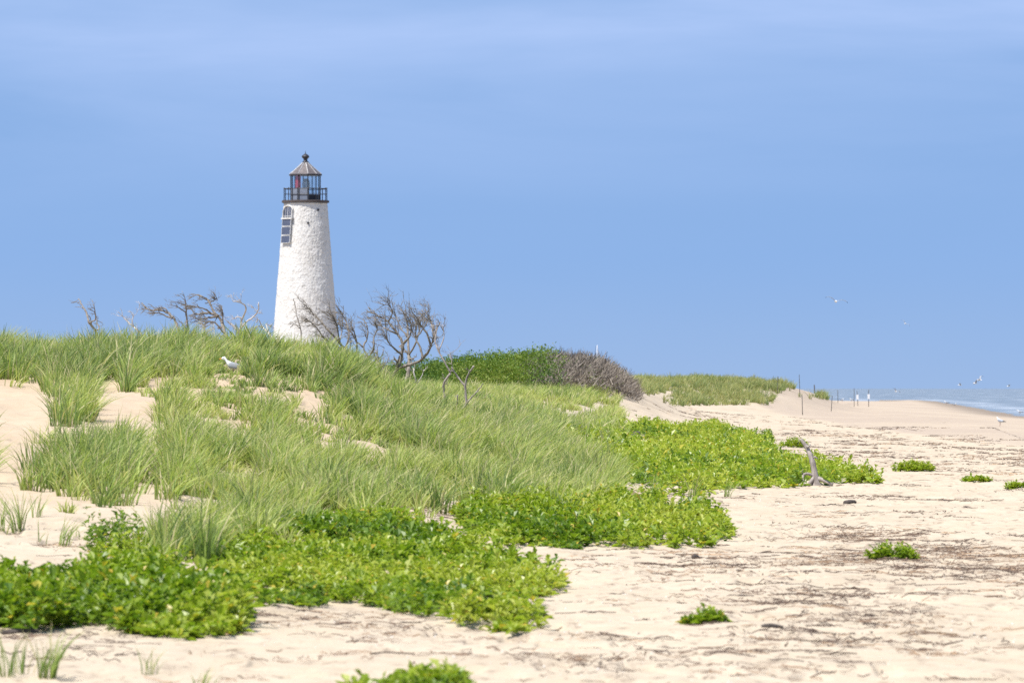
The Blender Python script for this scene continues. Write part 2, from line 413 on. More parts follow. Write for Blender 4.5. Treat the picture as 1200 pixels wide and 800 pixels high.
def build_sand():
    Yr = np.concatenate([np.linspace(-140, 30, 24), np.arange(32, 138, .14), 138 * np.exp(np.arange(1, 330) * .0062)])
    Yr = np.concatenate([Yr, np.geomspace(Yr[-1] * 1.03, 40000, 40)])
    tc = np.linspace(-.125, .125, 640)
    side = np.array([.13, .14, .155, .175, .2, .25, .32, .42, .6, .9, 1.4, 2.5])
    tc = np.concatenate([-side[::-1], tc, side])
    W = np.maximum(np.abs(Yr), 30)
    X = tc[None, :] * W[:, None]; Y = np.repeat(Yr[:, None], len(tc), 1)
    Xf, Yf = X.ravel(), Y.ravel()
    Z = height(Xf, Yf)
    d = shore_d(Xf, Yf)
    Z = np.maximum(Z, -4)
    nr, nc = X.shape
    i = np.arange(nr - 1)[:, None] * nc + np.arange(nc - 1)[None, :]
    Q = np.stack([i, i + 1, i + nc + 1, i + nc], -1).reshape(-1, 4)
    damp = sstep(0, 1.0, Xf - damp_edge(Yf)) * (.55 + .45 * sstep(.3, .7, fbm(Xf / 5, Yf / 18, 33, 3)))
    wet = sstep(7, 1.0, d) * .8
    tz = table(600 + F * Xf / np.maximum(Yf, 20), Yf)
    litter = sstep(.55, .15, tz) * (.35 + .65 * sstep(0, 2.0, damp_edge(Yf) - Xf)) * sstep(620, 300, Yf) * sstep(4, 9, d) + .25 * sstep(.2, .6, tz)
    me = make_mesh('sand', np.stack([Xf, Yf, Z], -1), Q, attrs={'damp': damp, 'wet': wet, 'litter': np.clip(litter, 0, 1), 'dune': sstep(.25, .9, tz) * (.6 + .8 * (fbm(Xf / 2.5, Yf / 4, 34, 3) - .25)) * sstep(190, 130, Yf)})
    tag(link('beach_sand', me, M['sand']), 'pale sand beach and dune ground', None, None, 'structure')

def build_sea():
    Yr = np.concatenate([np.linspace(-140, 140, 15), np.geomspace(150, 2000, 260), np.geomspace(2100, 60000, 50)])
    tc = np.concatenate([-np.geomspace(.35, 3, 12)[::-1], np.linspace(-.2, .3, 300), np.geomspace(.33, 3, 12)])
    W = np.maximum(np.abs(Yr), 60)
    X = (tc[None, :] * W[:, None]).ravel(); Y = np.repeat(Yr[:, None], len(tc), 1).ravel()
    d = -shore_d(X, Y)
    nr, nc = len(Yr), len(tc)
    i = np.arange(nr - 1)[:, None] * nc + np.arange(nc - 1)[None, :]
    Q = np.stack([i, i + 1, i + nc + 1, i + nc], -1).reshape(-1, 4)
    surf = np.exp(-((d - 3 - 3 * fbm(X / 20, Y / 20, 41, 2)) / 3.0) ** 2)
    l2 = np.exp(-((d - 22 - 8 * fbm(X / 40, Y / 30, 42, 2)) / 3.0) ** 2) * sstep(.45, .6, fbm(X / 30, Y / 30, 43, 2))
    foam = .7 * np.clip((.6 * surf + .9 * l2) * sstep(.25, .6, fbm(X / 4, Y / 12, 44, 3)), 0, 1)
    Z = SEA + .05 * (fbm(X / 9, Y / 25, 45, 3) - .5) * sstep(0, 20, d)
    me = make_mesh('sea', np.stack([X, Y, Z], -1), Q, attrs={'foam': foam})
    tag(link('sea_water', me, M['water']), 'grey blue sea beyond the beach', None, None, 'structure')

build_sand(); build_sea()

# ---------------------------------------------------------------- blades and leaves
def scatter(n, y0, y1, u0, u1):
    """points spread evenly over the ground between two distances and two sight lines"""
    Y = np.sqrt(rng.uniform(y0 * y0, y1 * y1, n)); u = rng.uniform(u0, u1, n)
    X = (u - 600) / F * Y
    Z = height(X, Y); _, v = uv_of(X, Y, Z)
    return X, Y, Z, u, v

def blades(X, Y, Z, h, az, lean, w, tone, droop=.26):
    n = len(X); s = np.array([0, .38, .72, 1.0]); wp = np.array([.8, 1.0, .7, .10])
    ca, sa = np.cos(az), np.sin(az)
    out = lean[:, None] * h[:, None] * s[None] ** 1.9
    up = h[:, None] * (s[None] - droop * np.minimum(lean, 1.2)[:, None] * s[None] ** 2.4)
    P = np.stack([X[:, None] + ca[:, None] * out, Y[:, None] + sa[:, None] * out, Z[:, None] - .03 + up], -1)
    wa = rng.uniform(0, 2 * math.pi, n)
    wd = np.stack([np.cos(wa), np.sin(wa), 0 * wa], -1)[:, None, :] * (w[:, None] * wp[None] / 2)[..., None]
    V = np.stack([P - wd, P + wd], 2).reshape(-1, 3)
    b = np.arange(n)[:, None, None] * 8 + np.arange(3)[None, :, None] * 2 + np.array([0, 1, 3, 2])[None, None]
    return V, b.reshape(-1, 4), np.repeat(tone, 8), np.tile(np.repeat(s, 2), n)

def clumps_to_blades(cx, cy, nb, rad, hgt, tone, wid, wind=(.17, -.05), spread=.50):
    idx = np.repeat(np.arange(len(cx)), nb); n = len(idx)
    a = rng.uniform(0, 2 * math.pi, n); r = rad[idx] * np.sqrt(rng.random(n))
    X = cx[idx] + r * np.cos(a); Y = cy[idx] + r * np.sin(a)
    Z = height(X, Y)
    h = hgt[idx] * rng.uniform(.55, 1.12, n)
    dx = np.cos(a) * (r / rad[idx]) * spread + rng.normal(0, .22, n) + wind[0]
    dy = np.sin(a) * (r / rad[idx]) * spread + rng.normal(0, .22, n) + wind[1]
    cl = rng.normal(0, .17, (len(cx), 2)); dx = dx + cl[idx, 0]; dy = dy + cl[idx, 1]
    t = np.clip(tone[idx] + rng.normal(0, .2, n), 0, .86)
    dry = rng.random(n) < .12
    t = np.where(dry, rng.uniform(.9, 1, n), t); h = np.where(dry, h * 1.12, h)
    return blades(X, Y, Z, h, np.arctan2(dy, dx), np.hypot(dx, dy), wid[idx] * rng.uniform(.7, 1.25, n), t)

def blade_object(name, parts, mat):
    V = np.concatenate([p[0] for p in parts]); off = np.cumsum([0] + [len(p[0]) for p in parts[:-1]])
    Q = np.concatenate([p[1] + o for p, o in zip(parts, off)])
    me = make_mesh(name, V, Q, attrs={'tone': np.concatenate([p[2] for p in parts]), 'along': np.concatenate([p[3] for p in parts])})
    return link(name, me, mat)

def ell(u, v, cu, cv, ru, rv):
    return np.exp(-(((u - cu) / ru) ** 2 + ((v - cv) / rv) ** 2) ** 1.5)

def soft_poly(u, v, poly, soft):
    p = np.array(poly, float)
    d = poly_dist(u, v, p); d = np.where(in_poly(u, v, p), d, -d)
    return sstep(-soft, soft, d)

COVER = [
 ([(238, 655), (300, 632), (350, 618), (420, 600), (500, 625), (560, 648), (600, 672), (650, 672), (662, 690), (625, 705), (645, 735), (600, 746), (520, 740), (440, 708), (330, 708), (285, 695)], 8),
 ([(535, 606), (600, 598), (700, 592), (770, 586), (830, 600), (858, 626), (850, 636), (760, 641), (640, 638), (560, 633)], 6),
 ([(672, 512), (720, 504), (800, 508), (870, 518), (900, 530), (950, 545), (1000, 555), (1030, 565), (960, 568), (880, 573), (800, 579), (730, 572), (690, 550)], 5),
 ([(680, 500), (740, 498), (850, 506), (905, 517), (900, 522), (830, 516), (740, 512)], 3),
]
BUSH = ([(0, 700), (60, 694), (130, 682), (200, 682), (280, 696), (296, 725), (285, 744), (200, 750), (120, 744), (60, 742), (-80, 738), (-110, 700)], 6)
PATCH = ([(88, 648), (130, 632), (168, 634), (172, 655), (120, 657)], 4)

def d_cover(u, v):
    d = np.zeros_like(u)
    u0, v0 = u, v
    u = u + 34 * (fbm(u0 / 28, v0 / 9, 65, 3) - .5); v = v + 16 * (fbm(u0 / 24, v0 / 8, 66, 3) - .5)
    for p, s in COVER: d = np.maximum(d, soft_poly(u, v, p, s))
    d *= 1 - .95 * np.maximum.reduce([ell(u, v, 770, 519, 48, 5), ell(u, v, 530, 672, 25, 9), ell(u, v, 620, 655, 18, 7), ell(u, v, 430, 625, 14, 8), ell(u, v, 954, 569, 13, 5), ell(u, v, 350, 640, 14, 7), ell(u, v, 480, 655, 16, 6)])
    return d * (1 - .97 * ell(u0, v0, 955, 569, 14, 6))

CREST_LO = ([-700, -100, 0, 40, 62, 100, 112, 145, 158, 185, 215, 235, 700], [470, 462, 448, 450, 482, 478, 452, 455, 470, 492, 520, 640, 640])
BODY_LO = ([185, 200, 240, 330, 430, 520, 600, 660, 715, 725, 735], [585, 625, 645, 632, 612, 600, 608, 606, 590, 560, 470])

def d_grass(u, v):
    lo = np.interp(u, CREST_LO[0], CREST_LO[1]); lb = np.interp(u, BODY_LO[0], BODY_LO[1])
    d = sstep(6, -6, v - lo) * (u < 735)
    body = sstep(8, -8, v - lb) * sstep(180, 205, u) * sstep(735, 712, u)
    d = np.maximum(d * (u < 260), body)
    d = np.maximum(d, ell(u, v, 122, 560, 72, 32))
    d = np.maximum(d, ell(u, v, 30, 478, 55, 10) * .0)
    d = np.maximum(d, ell(u, v, -32, 535, 24, 34) * .9)
    d = np.maximum(d, ell(u, v, 85, 488, 26, 14))
    d = np.maximum(d, ell(u, v, 215, 640, 50, 25) * .6)
    # ground cover takes over
    d *= 1 - .80 * d_cover(u, v)
    holes = [(168, 482, 16, 17), (240, 508, 13, 18), (372, 480, 20, 11), (355, 474, 10, 6), (300, 465, 14, 5), (172, 592, 20, 40), (20, 510, 42, 60), (230, 592, 10, 16),
             (128, 478, 20, 22), (670, 489, 30, 11), (642, 481, 16, 6), (700, 478, 12, 12), (395, 505, 15, 6), (250, 560, 12, 10), (520, 600, 30, 9), (485, 610, 12, 8),
             (750, 580, 40, 8), (735, 470, 10, 12), (300, 560, 10, 7), (440, 560, 10, 5)]
    for h in holes: d *= 1 - .97 * ell(u, v, h[0], h[1], h[2] * 1.15, h[3] * 1.15)
    return d

def grass_field(n, y0, y1, u0, u1, nb, hmul, wid, dens=None, tone0=0.0, thin=.25):
    X, Y, Z, u, v = scatter(n, y0, y1, u0, u1)
    d = d_grass(u, v) if dens is None else dens(u, v, Y)
    pn = .5 * fbm(X / .8, Y / 3.2, 51, 3) + .5 * fbm(X / 1.9, Y / 7.0, 53, 3)
    crest = (Y > 102) & (Y < 125) & (u < 470) if dens is None else np.zeros(n, bool)
    pn = np.where(crest, np.maximum(pn, .47 + .25 * (pn - .5)), pn)
    keep = rng.random(n) < d * (thin + (1 - thin) * sstep(.36, .54, pn))
    X, Y, u, v, pn = X[keep], Y[keep], u[keep], v[keep], pn[keep]
    m = len(X)
    big = fbm(X / 5, Y / 8, 52, 3)
    hgt = hmul * (.34 + .85 * sstep(.36, .66, pn)) * rng.uniform(.75, 1.25, m)
    hgt *= 1 - .72 * ell(u, v, 272, 452, 30, 26)
    tone = np.clip(.50 + 1.3 * (big - .5) - 1.5 * (pn - .52) + rng.normal(0, .27, m) + tone0, .0, .86)
    return clumps_to_blades(X, Y, rng.integers(int(nb * .6), int(nb * 1.4), m), rng.uniform(.07, .20, m), hgt, tone, np.full(m, wid))

near = grass_field(13500, 50, 126, -330, 745, 34, .56, .0185, thin=.10)
behind = grass_field(3000, 126, 165, -330, 745, 22, .48, .021)
mid = grass_field(11000, 130, 262, 380, 745, 18, .50, .030, tone0=.08, thin=.15)
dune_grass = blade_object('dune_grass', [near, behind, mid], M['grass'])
tag(dune_grass, 'long green beach grass covering the dune', None, None, 'stuff')

def d_far(u, v, Y):
    d = sstep(725, 750, u) * sstep(945, 915, u)
    lo = np.interp(u, [730, 760, 790, 805, 820, 850, 905, 912, 945], [460, 463, 458, 462, 466, 474, 473, 458, 452])
    d = d * sstep(2.5, -2.5, v - lo)
    d = np.maximum(d, ell(u, v, 815, 472, 28, 3.2)); d = np.maximum(d, .8 * ell(u, v, 795, 467, 8, 5))
    d = np.maximum(d, .8 * ell(u, v, 962, 466, 16, 2.0))
    d *= 1 - .9 * ell(u, v, 900, 463, 14, 4)
    return d
fargrass = grass_field(9000, 300, 470, 720, 1000, 15, .58, .036, dens=d_far, thin=.5)
farleft = grass_field(2500, 165, 420, -300, 440, 14, .6, .03, dens=lambda u, v, Y: np.full_like(u, .6))
tag(blade_object('far_dune_grass', [fargrass, farleft], M['fargrass']), 'short olive grass on the far dune', None, None, 'stuff')

def leaves(P, az, tilt, L, W, tone):
    n = len(P); ct, st = np.cos(tilt), np.sin(tilt)
    D = np.stack([np.cos(az) * ct, np.sin(az) * ct, st], -1)
    Sd = np.stack([-np.sin(az), np.cos(az), 0 * az], -1)
    U = np.cross(Sd, D) * -1
    tip = P + D * L[:, None]; midp = P + D * (L * .58)[:, None]
    lift = U * (W * .22)[:, None]
    a = midp + Sd * (W / 2)[:, None] + lift; b = midp - Sd * (W / 2)[:, None] + lift
    droop = np.array([0, 0, -.12]) * L[:, None]
    V = np.stack([P, a, tip + droop, b], 1).reshape(-1, 3)
    i = np.arange(n)[:, None] * 4
    Tt = np.concatenate([i + np.array([0, 1, 2]), i + np.array([0, 2, 3])])
    return V, Tt, np.repeat(tone, 4)

def leafy_stems(X, Y, Z, hgt, tone, nl, L0, lean=.25):
    m = len(X); idx = np.repeat(np.arange(m), nl); n = len(idx)
    s = rng.uniform(.12, 1.0, n); la = rng.uniform(0, 2 * math.pi, m); lm = np.abs(rng.normal(0, lean, m))
    h = hgt[idx]
    P = np.stack([X[idx] + np.cos(la[idx]) * lm[idx] * h * s, Y[idx] + np.sin(la[idx]) * lm[idx] * h * s, Z[idx] + h * s * rng.uniform(.9, 1.05, n)], -1)
    az = rng.uniform(0, 2 * math.pi, n); tilt = rng.normal(.35, .35, n) + .35 * (s > .85)
    L = L0[idx] * rng.lognormal(0, .32, n) * (1.15 - .35 * s)
    t = np.clip(tone[idx] + rng.normal(0, .13, n) + .12 * (s - .5), 0, .92)
    y = rng.random(n) < .035
    t = np.where(y, rng.uniform(.95, 1, n), t)
    return leaves(P, az, tilt, L, L * rng.uniform(.42, .6, n), t)

def leaf_object(name, parts, mat, parent=None, loc=None):
    V = np.concatenate([p[0] for p in parts]); off = np.cumsum([0] + [len(p[0]) for p in parts[:-1]])
    if loc is not None: V = V - np.array(loc)
    Tt = np.concatenate([p[1] + o for p, o in zip(parts, off)])
    me = make_mesh(name, V, None, Tt, attrs={'tone': np.concatenate([p[2] for p in parts])}, smooth=False)
    return link(name, me, mat, parent, loc)

def cover_field(n, y0, y1, u0, u1, dens, nl, hmul, L0, tone0=0.0):
    X, Y, Z, u, v = scatter(n, y0, y1, u0, u1)
    d = dens(u, v)
    pn = fbm(X / .55, Y / .9, 61, 3)
    gap = fbm(X / 1.1, Y / 3.5, 63, 3)
    keep = rng.random(n) < sstep(.12, .62, d * (.25 + .75 * sstep(.3, .5, gap)) * (.55 + .9 * pn))
    X, Y, Z, u, v, pn, d = [a[keep] for a in (X, Y, Z, u, v, pn, d)]
    m = len(X); big = fbm(X / 2.0, Y / 4.0, 62, 3)
    h = hmul * (.28 + 1.3 * sstep(.3, .76, pn)) * rng.uniform(.7, 1.2, m) * (.45 + .55 * sstep(.1, .9, d))
    return leafy_stems(X, Y, Z, h, np.clip(.46 + 1.9 * (big - .5) + rng.normal(0, .12, m) + tone0, 0, .9), rng.integers(int(nl * .6), int(nl * 1.5), m), np.full(m, L0))

c1 = cover_field(21000, 42, 92, 200, 690, d_cover, 12, .155, .078, .04)
c2 = cover_field(10000, 62, 100, 500, 880, d_cover, 12, .22, .085)
c3 = cover_field(34000, 96, 260, 660, 1050, d_cover, 10, .25, .11, .15)
tag(leaf_object('ground_cover', [c1, c2, c3], M['cover']), 'bright green leafy plants creeping over the sand', None, None, 'stuff')

# low leafy plants that stand by themselves
def bush_thing(name, label, n, y0, y1, u0, u1, poly, soft, hmul, L0, tone0=0, nl=16, group=None):
    cu = np.mean([p[0] for p in poly]); cv = max(p[1] for p in poly)
    b = ground_at(cu, cv - 3)
    o = empty(name, b)
    f = cover_field(n, y0, y1, u0, u1, lambda u, v: soft_poly(u + 30 * (fbm(u / 30, v / 10, 67, 3) - .5), v + 14 * (fbm(u / 26, v / 9, 68, 3) - .5), poly, soft) * (1 - .85 * ell(u, v, 40, 700, 34, 7)) * (1 - .8 * ell(u, v, 225, 700, 22, 6)), nl, hmul, L0, tone0)
    V, Tt, t = f; f = (V - b, Tt, t)
    leaf_object('foliage', [f], M['cover'], o)
    tag(o, label, 'plant', group); return o

bush_thing('beach_bush', 'wide dense bright green leafy bush low on the sand at the dune foot', 9500, 42, 62, -140, 310, BUSH[0], BUSH[1], .21, .088, .08, 15)
bush_thing('beach_plant', 'small yellow green plant patch just behind the wide leafy bush', 1100, 50, 70, 70, 190, PATCH[0], PATCH[1], .24, .06, .15)
bush_thing('beach_plant', 'lush green plant cut off by the bottom edge beside dark seaweed', 700, 36, 43, 380, 560, [(402, 812), (440, 800), (490, 796), (535, 804), (555, 815), (480, 830), (400, 825)], 5, .075, .07)

def small_plant(u, v, wpx, hpx, label, n=60, L0=.06, tone=.5, thinf=1.0):
    b = ground_at(u, v); px = F / b[1]
    o = empty('beach_plant', b)
    a = rng.uniform(0, 2 * math.pi, n); r = np.sqrt(rng.random(n)); rw = wpx / px / 2
    X = b[0] + rw * r * np.cos(a); Y = b[1] + rw * .8 * r * np.sin(a)
    h = hpx / px * (1.05 - .5 * r ** 2) * rng.uniform(.6, 1.1, n)
    V, Tt, t = leafy_stems(X, Y, height(X, Y), h, np.clip(tone + rng.normal(0, .1, n), 0, .9), rng.integers(9, 18, n), np.full(n, L0))
    st = leaves(np.stack([X, Y, height(X, Y) - .02], -1), rng.uniform(0, 6.28, n), np.full(n, 1.5), h, np.full(n, .012), np.full(n, .3))
    leaf_object('foliage', [(V - b, Tt, t), (st[0] - b, st[1], st[2])], M['cover'], o)
    tag(o, label, 'plant', 'lone plants on the open sand')

small_plant(1070, 552, 50, 13, 'neat yellow green mound of leaves right of the driftwood stump', 120, .075, .75)
small_plant(1144, 564, 34, 7, 'flat pale green sprig on the beach right of the neat yellow green mound', 50, .07, .6)
small_plant(1190, 572, 22, 7, 'tiny light green sprig at the right edge of the beach', 32, .075, .6)
small_plant(1046, 655, 58, 20, 'loose open green plant alone on the beach below the stump', 55, .06, .45)
small_plant(825, 730, 50, 15, 'compact deep green plant beside a dark scrap of seaweed', 70, .055, .38)
small_plant(930, 524, 34, 11, 'pale grey green plant on the sand just behind the driftwood stump', 80, .08, .6)
small_plant(1012, 566, 40, 14, 'yellowing leafy plant trailing off right of the stump foot', 60, .075, .7)

def grass_clump(u, v, hpx, label, nb=26, rad=.07, tone=.3):
    b = ground_at(u, v); px = F / b[1]
    p = clumps_to_blades(np.array([b[0]]), np.array([b[1]]), np.array([nb]), np.array([rad]), np.array([hpx / px * 1.05]), np.array([tone]), np.array([.011]), wind=(.08, 0), spread=.3)
    V, Q, t, al = p
    me = make_mesh('grass_clump', V - b, Q, attrs={'tone': t, 'along': al})
    tag(link('grass_clump', me, M['grass'], None, b), label, 'grass clump', 'single grass clumps on the bare sand')

for a in [
 (3, 622, 44, 'green grass clump cut by the left edge on the sand slope', 22),
 (21, 623, 56, 'broad grass clump with pale tips on the left sand slope', 40),
 (43, 606, 34, 'short grass clump upslope of the broad pale tipped clump', 18),
 (47, 634, 30, 'thin grass sprig of few blades below the short clump', 7),
 (75, 640, 44, 'upright dark green grass clump alone on the sand slope', 26),
 (96, 632, 20, 'tiny grass tuft beside the small yellow green plant patch', 8),
 (183, 634, 46, 'wispy grass clump right of the small yellow green plant patch', 24),
 (140, 630, 34, 'grass clump growing out of the small yellow green plant patch', 24),
 (12, 793, 60, 'narrow grass clump in the bottom corner below the wide bush', 18),
 (29, 789, 44, 'sparse grass blades between two clumps below the wide bush', 9),
 (54, 794, 66, 'full dark grass clump on the sand below the wide bush', 44),
 (174, 790, 36, 'small grass tuft below the right half of the wide bush', 16),
 (240, 803, 28, 'grass tuft cut off by the bottom edge', 16),
 (852, 582, 26, 'dark grass tuft at the edge of the creeping plants near the stump', 22),
 (812, 588, 36, 'pale grass tuft behind the right end of the creeping plants', 30),
 (765, 590, 40, 'pale feathery grass tuft on the sand gap between creeping plants', 34),
]: grass_clump(a[0], a[1], a[2], a[3], a[4])

# ---------------------------------------------------------------- seaweed wrack, shells
def build_wrack():
    n = 20000
    X, Y, Z, u, v = scatter(n, 37, 330, -60, 1420)
    X2, Y2, Z2, u2, v2 = scatter(2600, 37, 80, -60, 1300)
    X, Y, Z, u, v = [np.concatenate(p) for p in ((X, X2), (Y, Y2), (Z, Z2), (u, u2), (v, v2))]; n = len(X)
    tz = table(u, Y)
    band = fbm(X / 2.6, Y / 16.0, 71, 4)
    edge = damp_edge(Y)
    pr = (.09 + .62 * sstep(.49, .67, band)) * sstep(.5, .2, tz) * sstep(.2, -1.5, X - edge)
    pr = np.maximum(pr, .75 * np.exp(-((X - edge) / .35) ** 2) * (Y > 90))
    pr = np.maximum(pr, .30 * sstep(.5, .66, fbm(X / 1.5, Y / 26, 77, 3)) * (X > edge) * (X < edge + 9) * (Y > 100))
    pr = np.maximum(pr, .7 * ell(u, v, 1000, 535, 100, 9)); pr = np.maximum(pr, .9 * ell(u, v, 830, 485, 70, 8))
    pr = np.maximum(pr, .7 * ell(u, v, 380, 728, 110, 14)); pr = np.maximum(pr, .5 * ell(u, v, 1050, 690, 180, 10))
    pr = np.maximum(pr, .5 * ell(u, v, 700, 660, 160, 8)); pr = np.maximum(pr, .5 * ell(u, v, 850, 770, 250, 25))
    pr *= 1 - .9 * d_cover(u, v)
    pr *= np.clip(90 / Y, .35, 1)
    k = rng.random(n) < pr
    X, Y = X[k], Y[k]; m = len(X)
    size = .5 * rng.lognormal(0, .75, m); ns = np.clip((rng.integers(8, 26, m) * size), 4, 110).astype(int)
    idx = np.repeat(np.arange(m), ns); N_ = len(idx)
    sx = np.clip(.22 * size, .04, .7)
    cx = X[idx] + rng.normal(0, 1, N_) * sx[idx]; cy = Y[idx] + rng.normal(0, 1, N_) * sx[idx] * 1.2
    L = rng.lognormal(-2.3, .55, N_); az = rng.normal(0, 1.0, N_); w = rng.uniform(.004, .011, N_) * np.clip(Y[idx] / 70, 1, 2.2)
    s = np.array([-.5, -.17, .17, .5])
    curl = rng.normal(0, .25, N_)
    px = cx[:, None] + np.cos(az)[:, None] * L[:, None] * s + np.sin(az)[:, None] * curl[:, None] * L[:, None] * s ** 2 * 2
    py = cy[:, None] + np.sin(az)[:, None] * L[:, None] * s - np.cos(az)[:, None] * curl[:, None] * L[:, None] * s ** 2 * 2
    lift = rng.uniform(0, .022, (N_, 4)) * np.clip(size[idx], .6, 1.6)[:, None] + .004
    pz = height(px.ravel(), py.ravel()).reshape(px.shape) + lift
    P = np.stack([px, py, pz], -1)
    tl = rng.uniform(.2, 1.3, N_)
    wd = np.stack([-np.sin(az) * np.cos(tl), np.cos(az) * np.cos(tl), np.sin(tl)], -1)[:, None, :] * (w / 2)[:, None, None]
    V = np.stack([P - wd, P + wd], 2).reshape(-1, 3)
    q = (np.arange(N_)[:, None, None] * 8 + np.arange(3)[None, :, None] * 2 + np.array([0, 1, 3, 2])).reshape(-1, 4)
    ct = rng.beta(1.3, 1.8, m)
    tone = np.clip(ct[idx] + rng.normal(0, .15, N_), 0, 1)
    me = make_mesh('wrack', V, q, attrs={'tone': np.repeat(tone, 8), 'along': np.zeros(N_ * 8)})
    tag(link('seaweed_wrack', me, M['wrack']), 'dry brown seaweed strands strewn over the sand', None, None, 'stuff')
    # shell grit
    n = 2600
    X, Y, Z, u, v = scatter(n, 37, 110, 250, 1420)
    k = rng.random(n) < sstep(.45, .62, fbm(X / 2, Y / 9, 73, 3)) * (1 - d_cover(u, v)) * sstep(.4, .15, table(u, Y))
    X, Y, Z = X[k], Y[k], Z[k]; m = len(X); r = rng.uniform(.006, .015, m)
    a = np.arange(5) * 2 * math.pi / 5
    jit = rng.uniform(.6, 1.2, (m, 5))
    ring = np.stack([X[:, None] + r[:, None] * np.cos(a) * jit, Y[:, None] + r[:, None] * np.sin(a) * jit, np.repeat((Z)[:, None], 5, 1)], -1)
    top = np.stack([X, Y, Z + r * rng.uniform(.6, 1.2, m)], -1)[:, None]
    V = np.concatenate([ring, top], 1).reshape(-1, 3)
    Tt = (np.arange(m)[:, None, None] * 6 + np.array([[i, (i + 1) % 5, 5] for i in range(5)])[None]).reshape(-1, 3)
    tag(link('shell_grit', make_mesh('shells', V, None, Tt, smooth=False), M['shell']), 'pale shell bits scattered on the sand', None, None, 'stuff')
build_wrack()

def driftwood(u, v, lpx, rpx, label, mat, az=.1, rise=.0):
    b = ground_at(u, v); px = F / b[1]; L = lpx / px; r = rpx / px
    mb = MB(); k = 8; P = []
    for i in range(k):
        s = i / (k - 1) - .5
        x = b[0] + math.cos(az) * L * s; y = b[1] + math.sin(az) * L * s + .06 * L * math.sin(5 * s)
        P.append(np.array([x, y, gz(x, y) + r * .5 + rise * L * (s + .5)]) - b)
    mb.tube(P, r * np.array([.5, .9, 1, 1.05, .95, .85, .7, .35]), 8)
    mb.tube([P[3], P[3] + np.array([.12 * L, -.03 * L, .10 * L])], [r * .5, r * .2], 6)
    tag(mb.build('driftwood', mat, None, True, b), label, 'driftwood', 'driftwood lying on the sand')
driftwood(24, 741, 44, 4, 'short black driftwood stick in front of the wide bush', M['charred'], .15)
driftwood(744, 515, 14, 4, 'dark leaning driftwood chunk inside the creeping plants', M['charred'], .5, .5)
driftwood(996, 590, 16, 3, 'flat dark scrap of wood on the open beach below the stump', M['charred'], .2)
driftwood(815, 654, 13, 3.2, 'round brown lump of driftwood below the creeping plants', M['charred'], .9)
driftwood(905, 735, 26, 3, 'black clotted stick right of the compact deep green plant', M['charred'], .05)

# ---------------------------------------------------------------- thicket on the middle dune
def build_thicket():
    n = 26000
    X, Y, Z, u, v = scatter(n, 236, 285, 395, 690)
    lo = np.interp(u, [395, 430, 520, 560, 640, 690], [248, 247, 246, 246, 244, 243])
    topz = np.interp(u, [395, 430, 480, 520, 560, 600, 640, 665, 690], [2.9, 3.05, 3.2, 3.42, 3.62, 3.78, 3.92, 3.85, 3.5])
    d = sstep(lo - 1, lo + 1.5, Y) * sstep(672, 606, u) * sstep(395, 410, u)
    lump = fbm(X / .9, Y / 1.5, 81, 3)
    k = rng.random(n) < d
    X, Y, Z, u, lump, topz, lo = [a[k] for a in (X, Y, Z, u, lump, topz, lo)]
    top = topz - .75 * (1 - sstep(.25, .72, lump)) - .10 * (Y - lo) / 20
    front = sstep(lo - 1, lo + 6, Y)
    top = Z + (top - Z) * (.45 + .55 * front)
    s = rng.random(len(X)) ** .45
    P0 = np.stack([X, Y, Z + np.maximum(top - Z, .1) * s], -1)
    m = len(P0); rep = 5; P = np.repeat(P0, rep, 0) + rng.normal(0, .10, (m * rep, 3))
    tone = np.clip(.45 + 1.5 * (np.repeat(fbm(X / 2, Y / 3, 82, 3), rep) - .5) + rng.normal(0, .18, m * rep), 0, 1)
    L = rng.uniform(.07, .15, m * rep)
    lv = leaves(P, rng.uniform(0, 6.28, m * rep), rng.normal(.2, .6, m * rep), L, L * .6, tone)
    tag(leaf_object('green_thicket', [lv], M['hedge']), 'dense dark green thicket along the dune behind the grass', None, None, 'stuff')

def twig_ribbons(P0, D, L, w, tone):
    n = len(P0); s = np.array([0, .35, .7, 1.0])
    bend = rng.normal(0, .25, (n, 3))
    P = P0[:, None] + D[:, None] * (L[:, None] * s)[..., None] + bend[:, None] * (L[:, None] * s ** 2)[..., None] * .5
    wd = np.cross(D, rng.normal(0, 1, (n, 3))); wd /= np.linalg.norm(wd, axis=1)[:, None]
    wd = wd[:, None] * (w[:, None] * np.array([1, .8, .55, .2]) / 2)[..., None]
    V = np.stack([P - wd, P + wd], 2).reshape(-1, 3)
    q = (np.arange(n)[:, None, None] * 8 + np.arange(3)[None, :, None] * 2 + np.array([0, 1, 3, 2])).reshape(-1, 4)
    return V, q, np.repeat(tone, 8), np.zeros(n * 8)

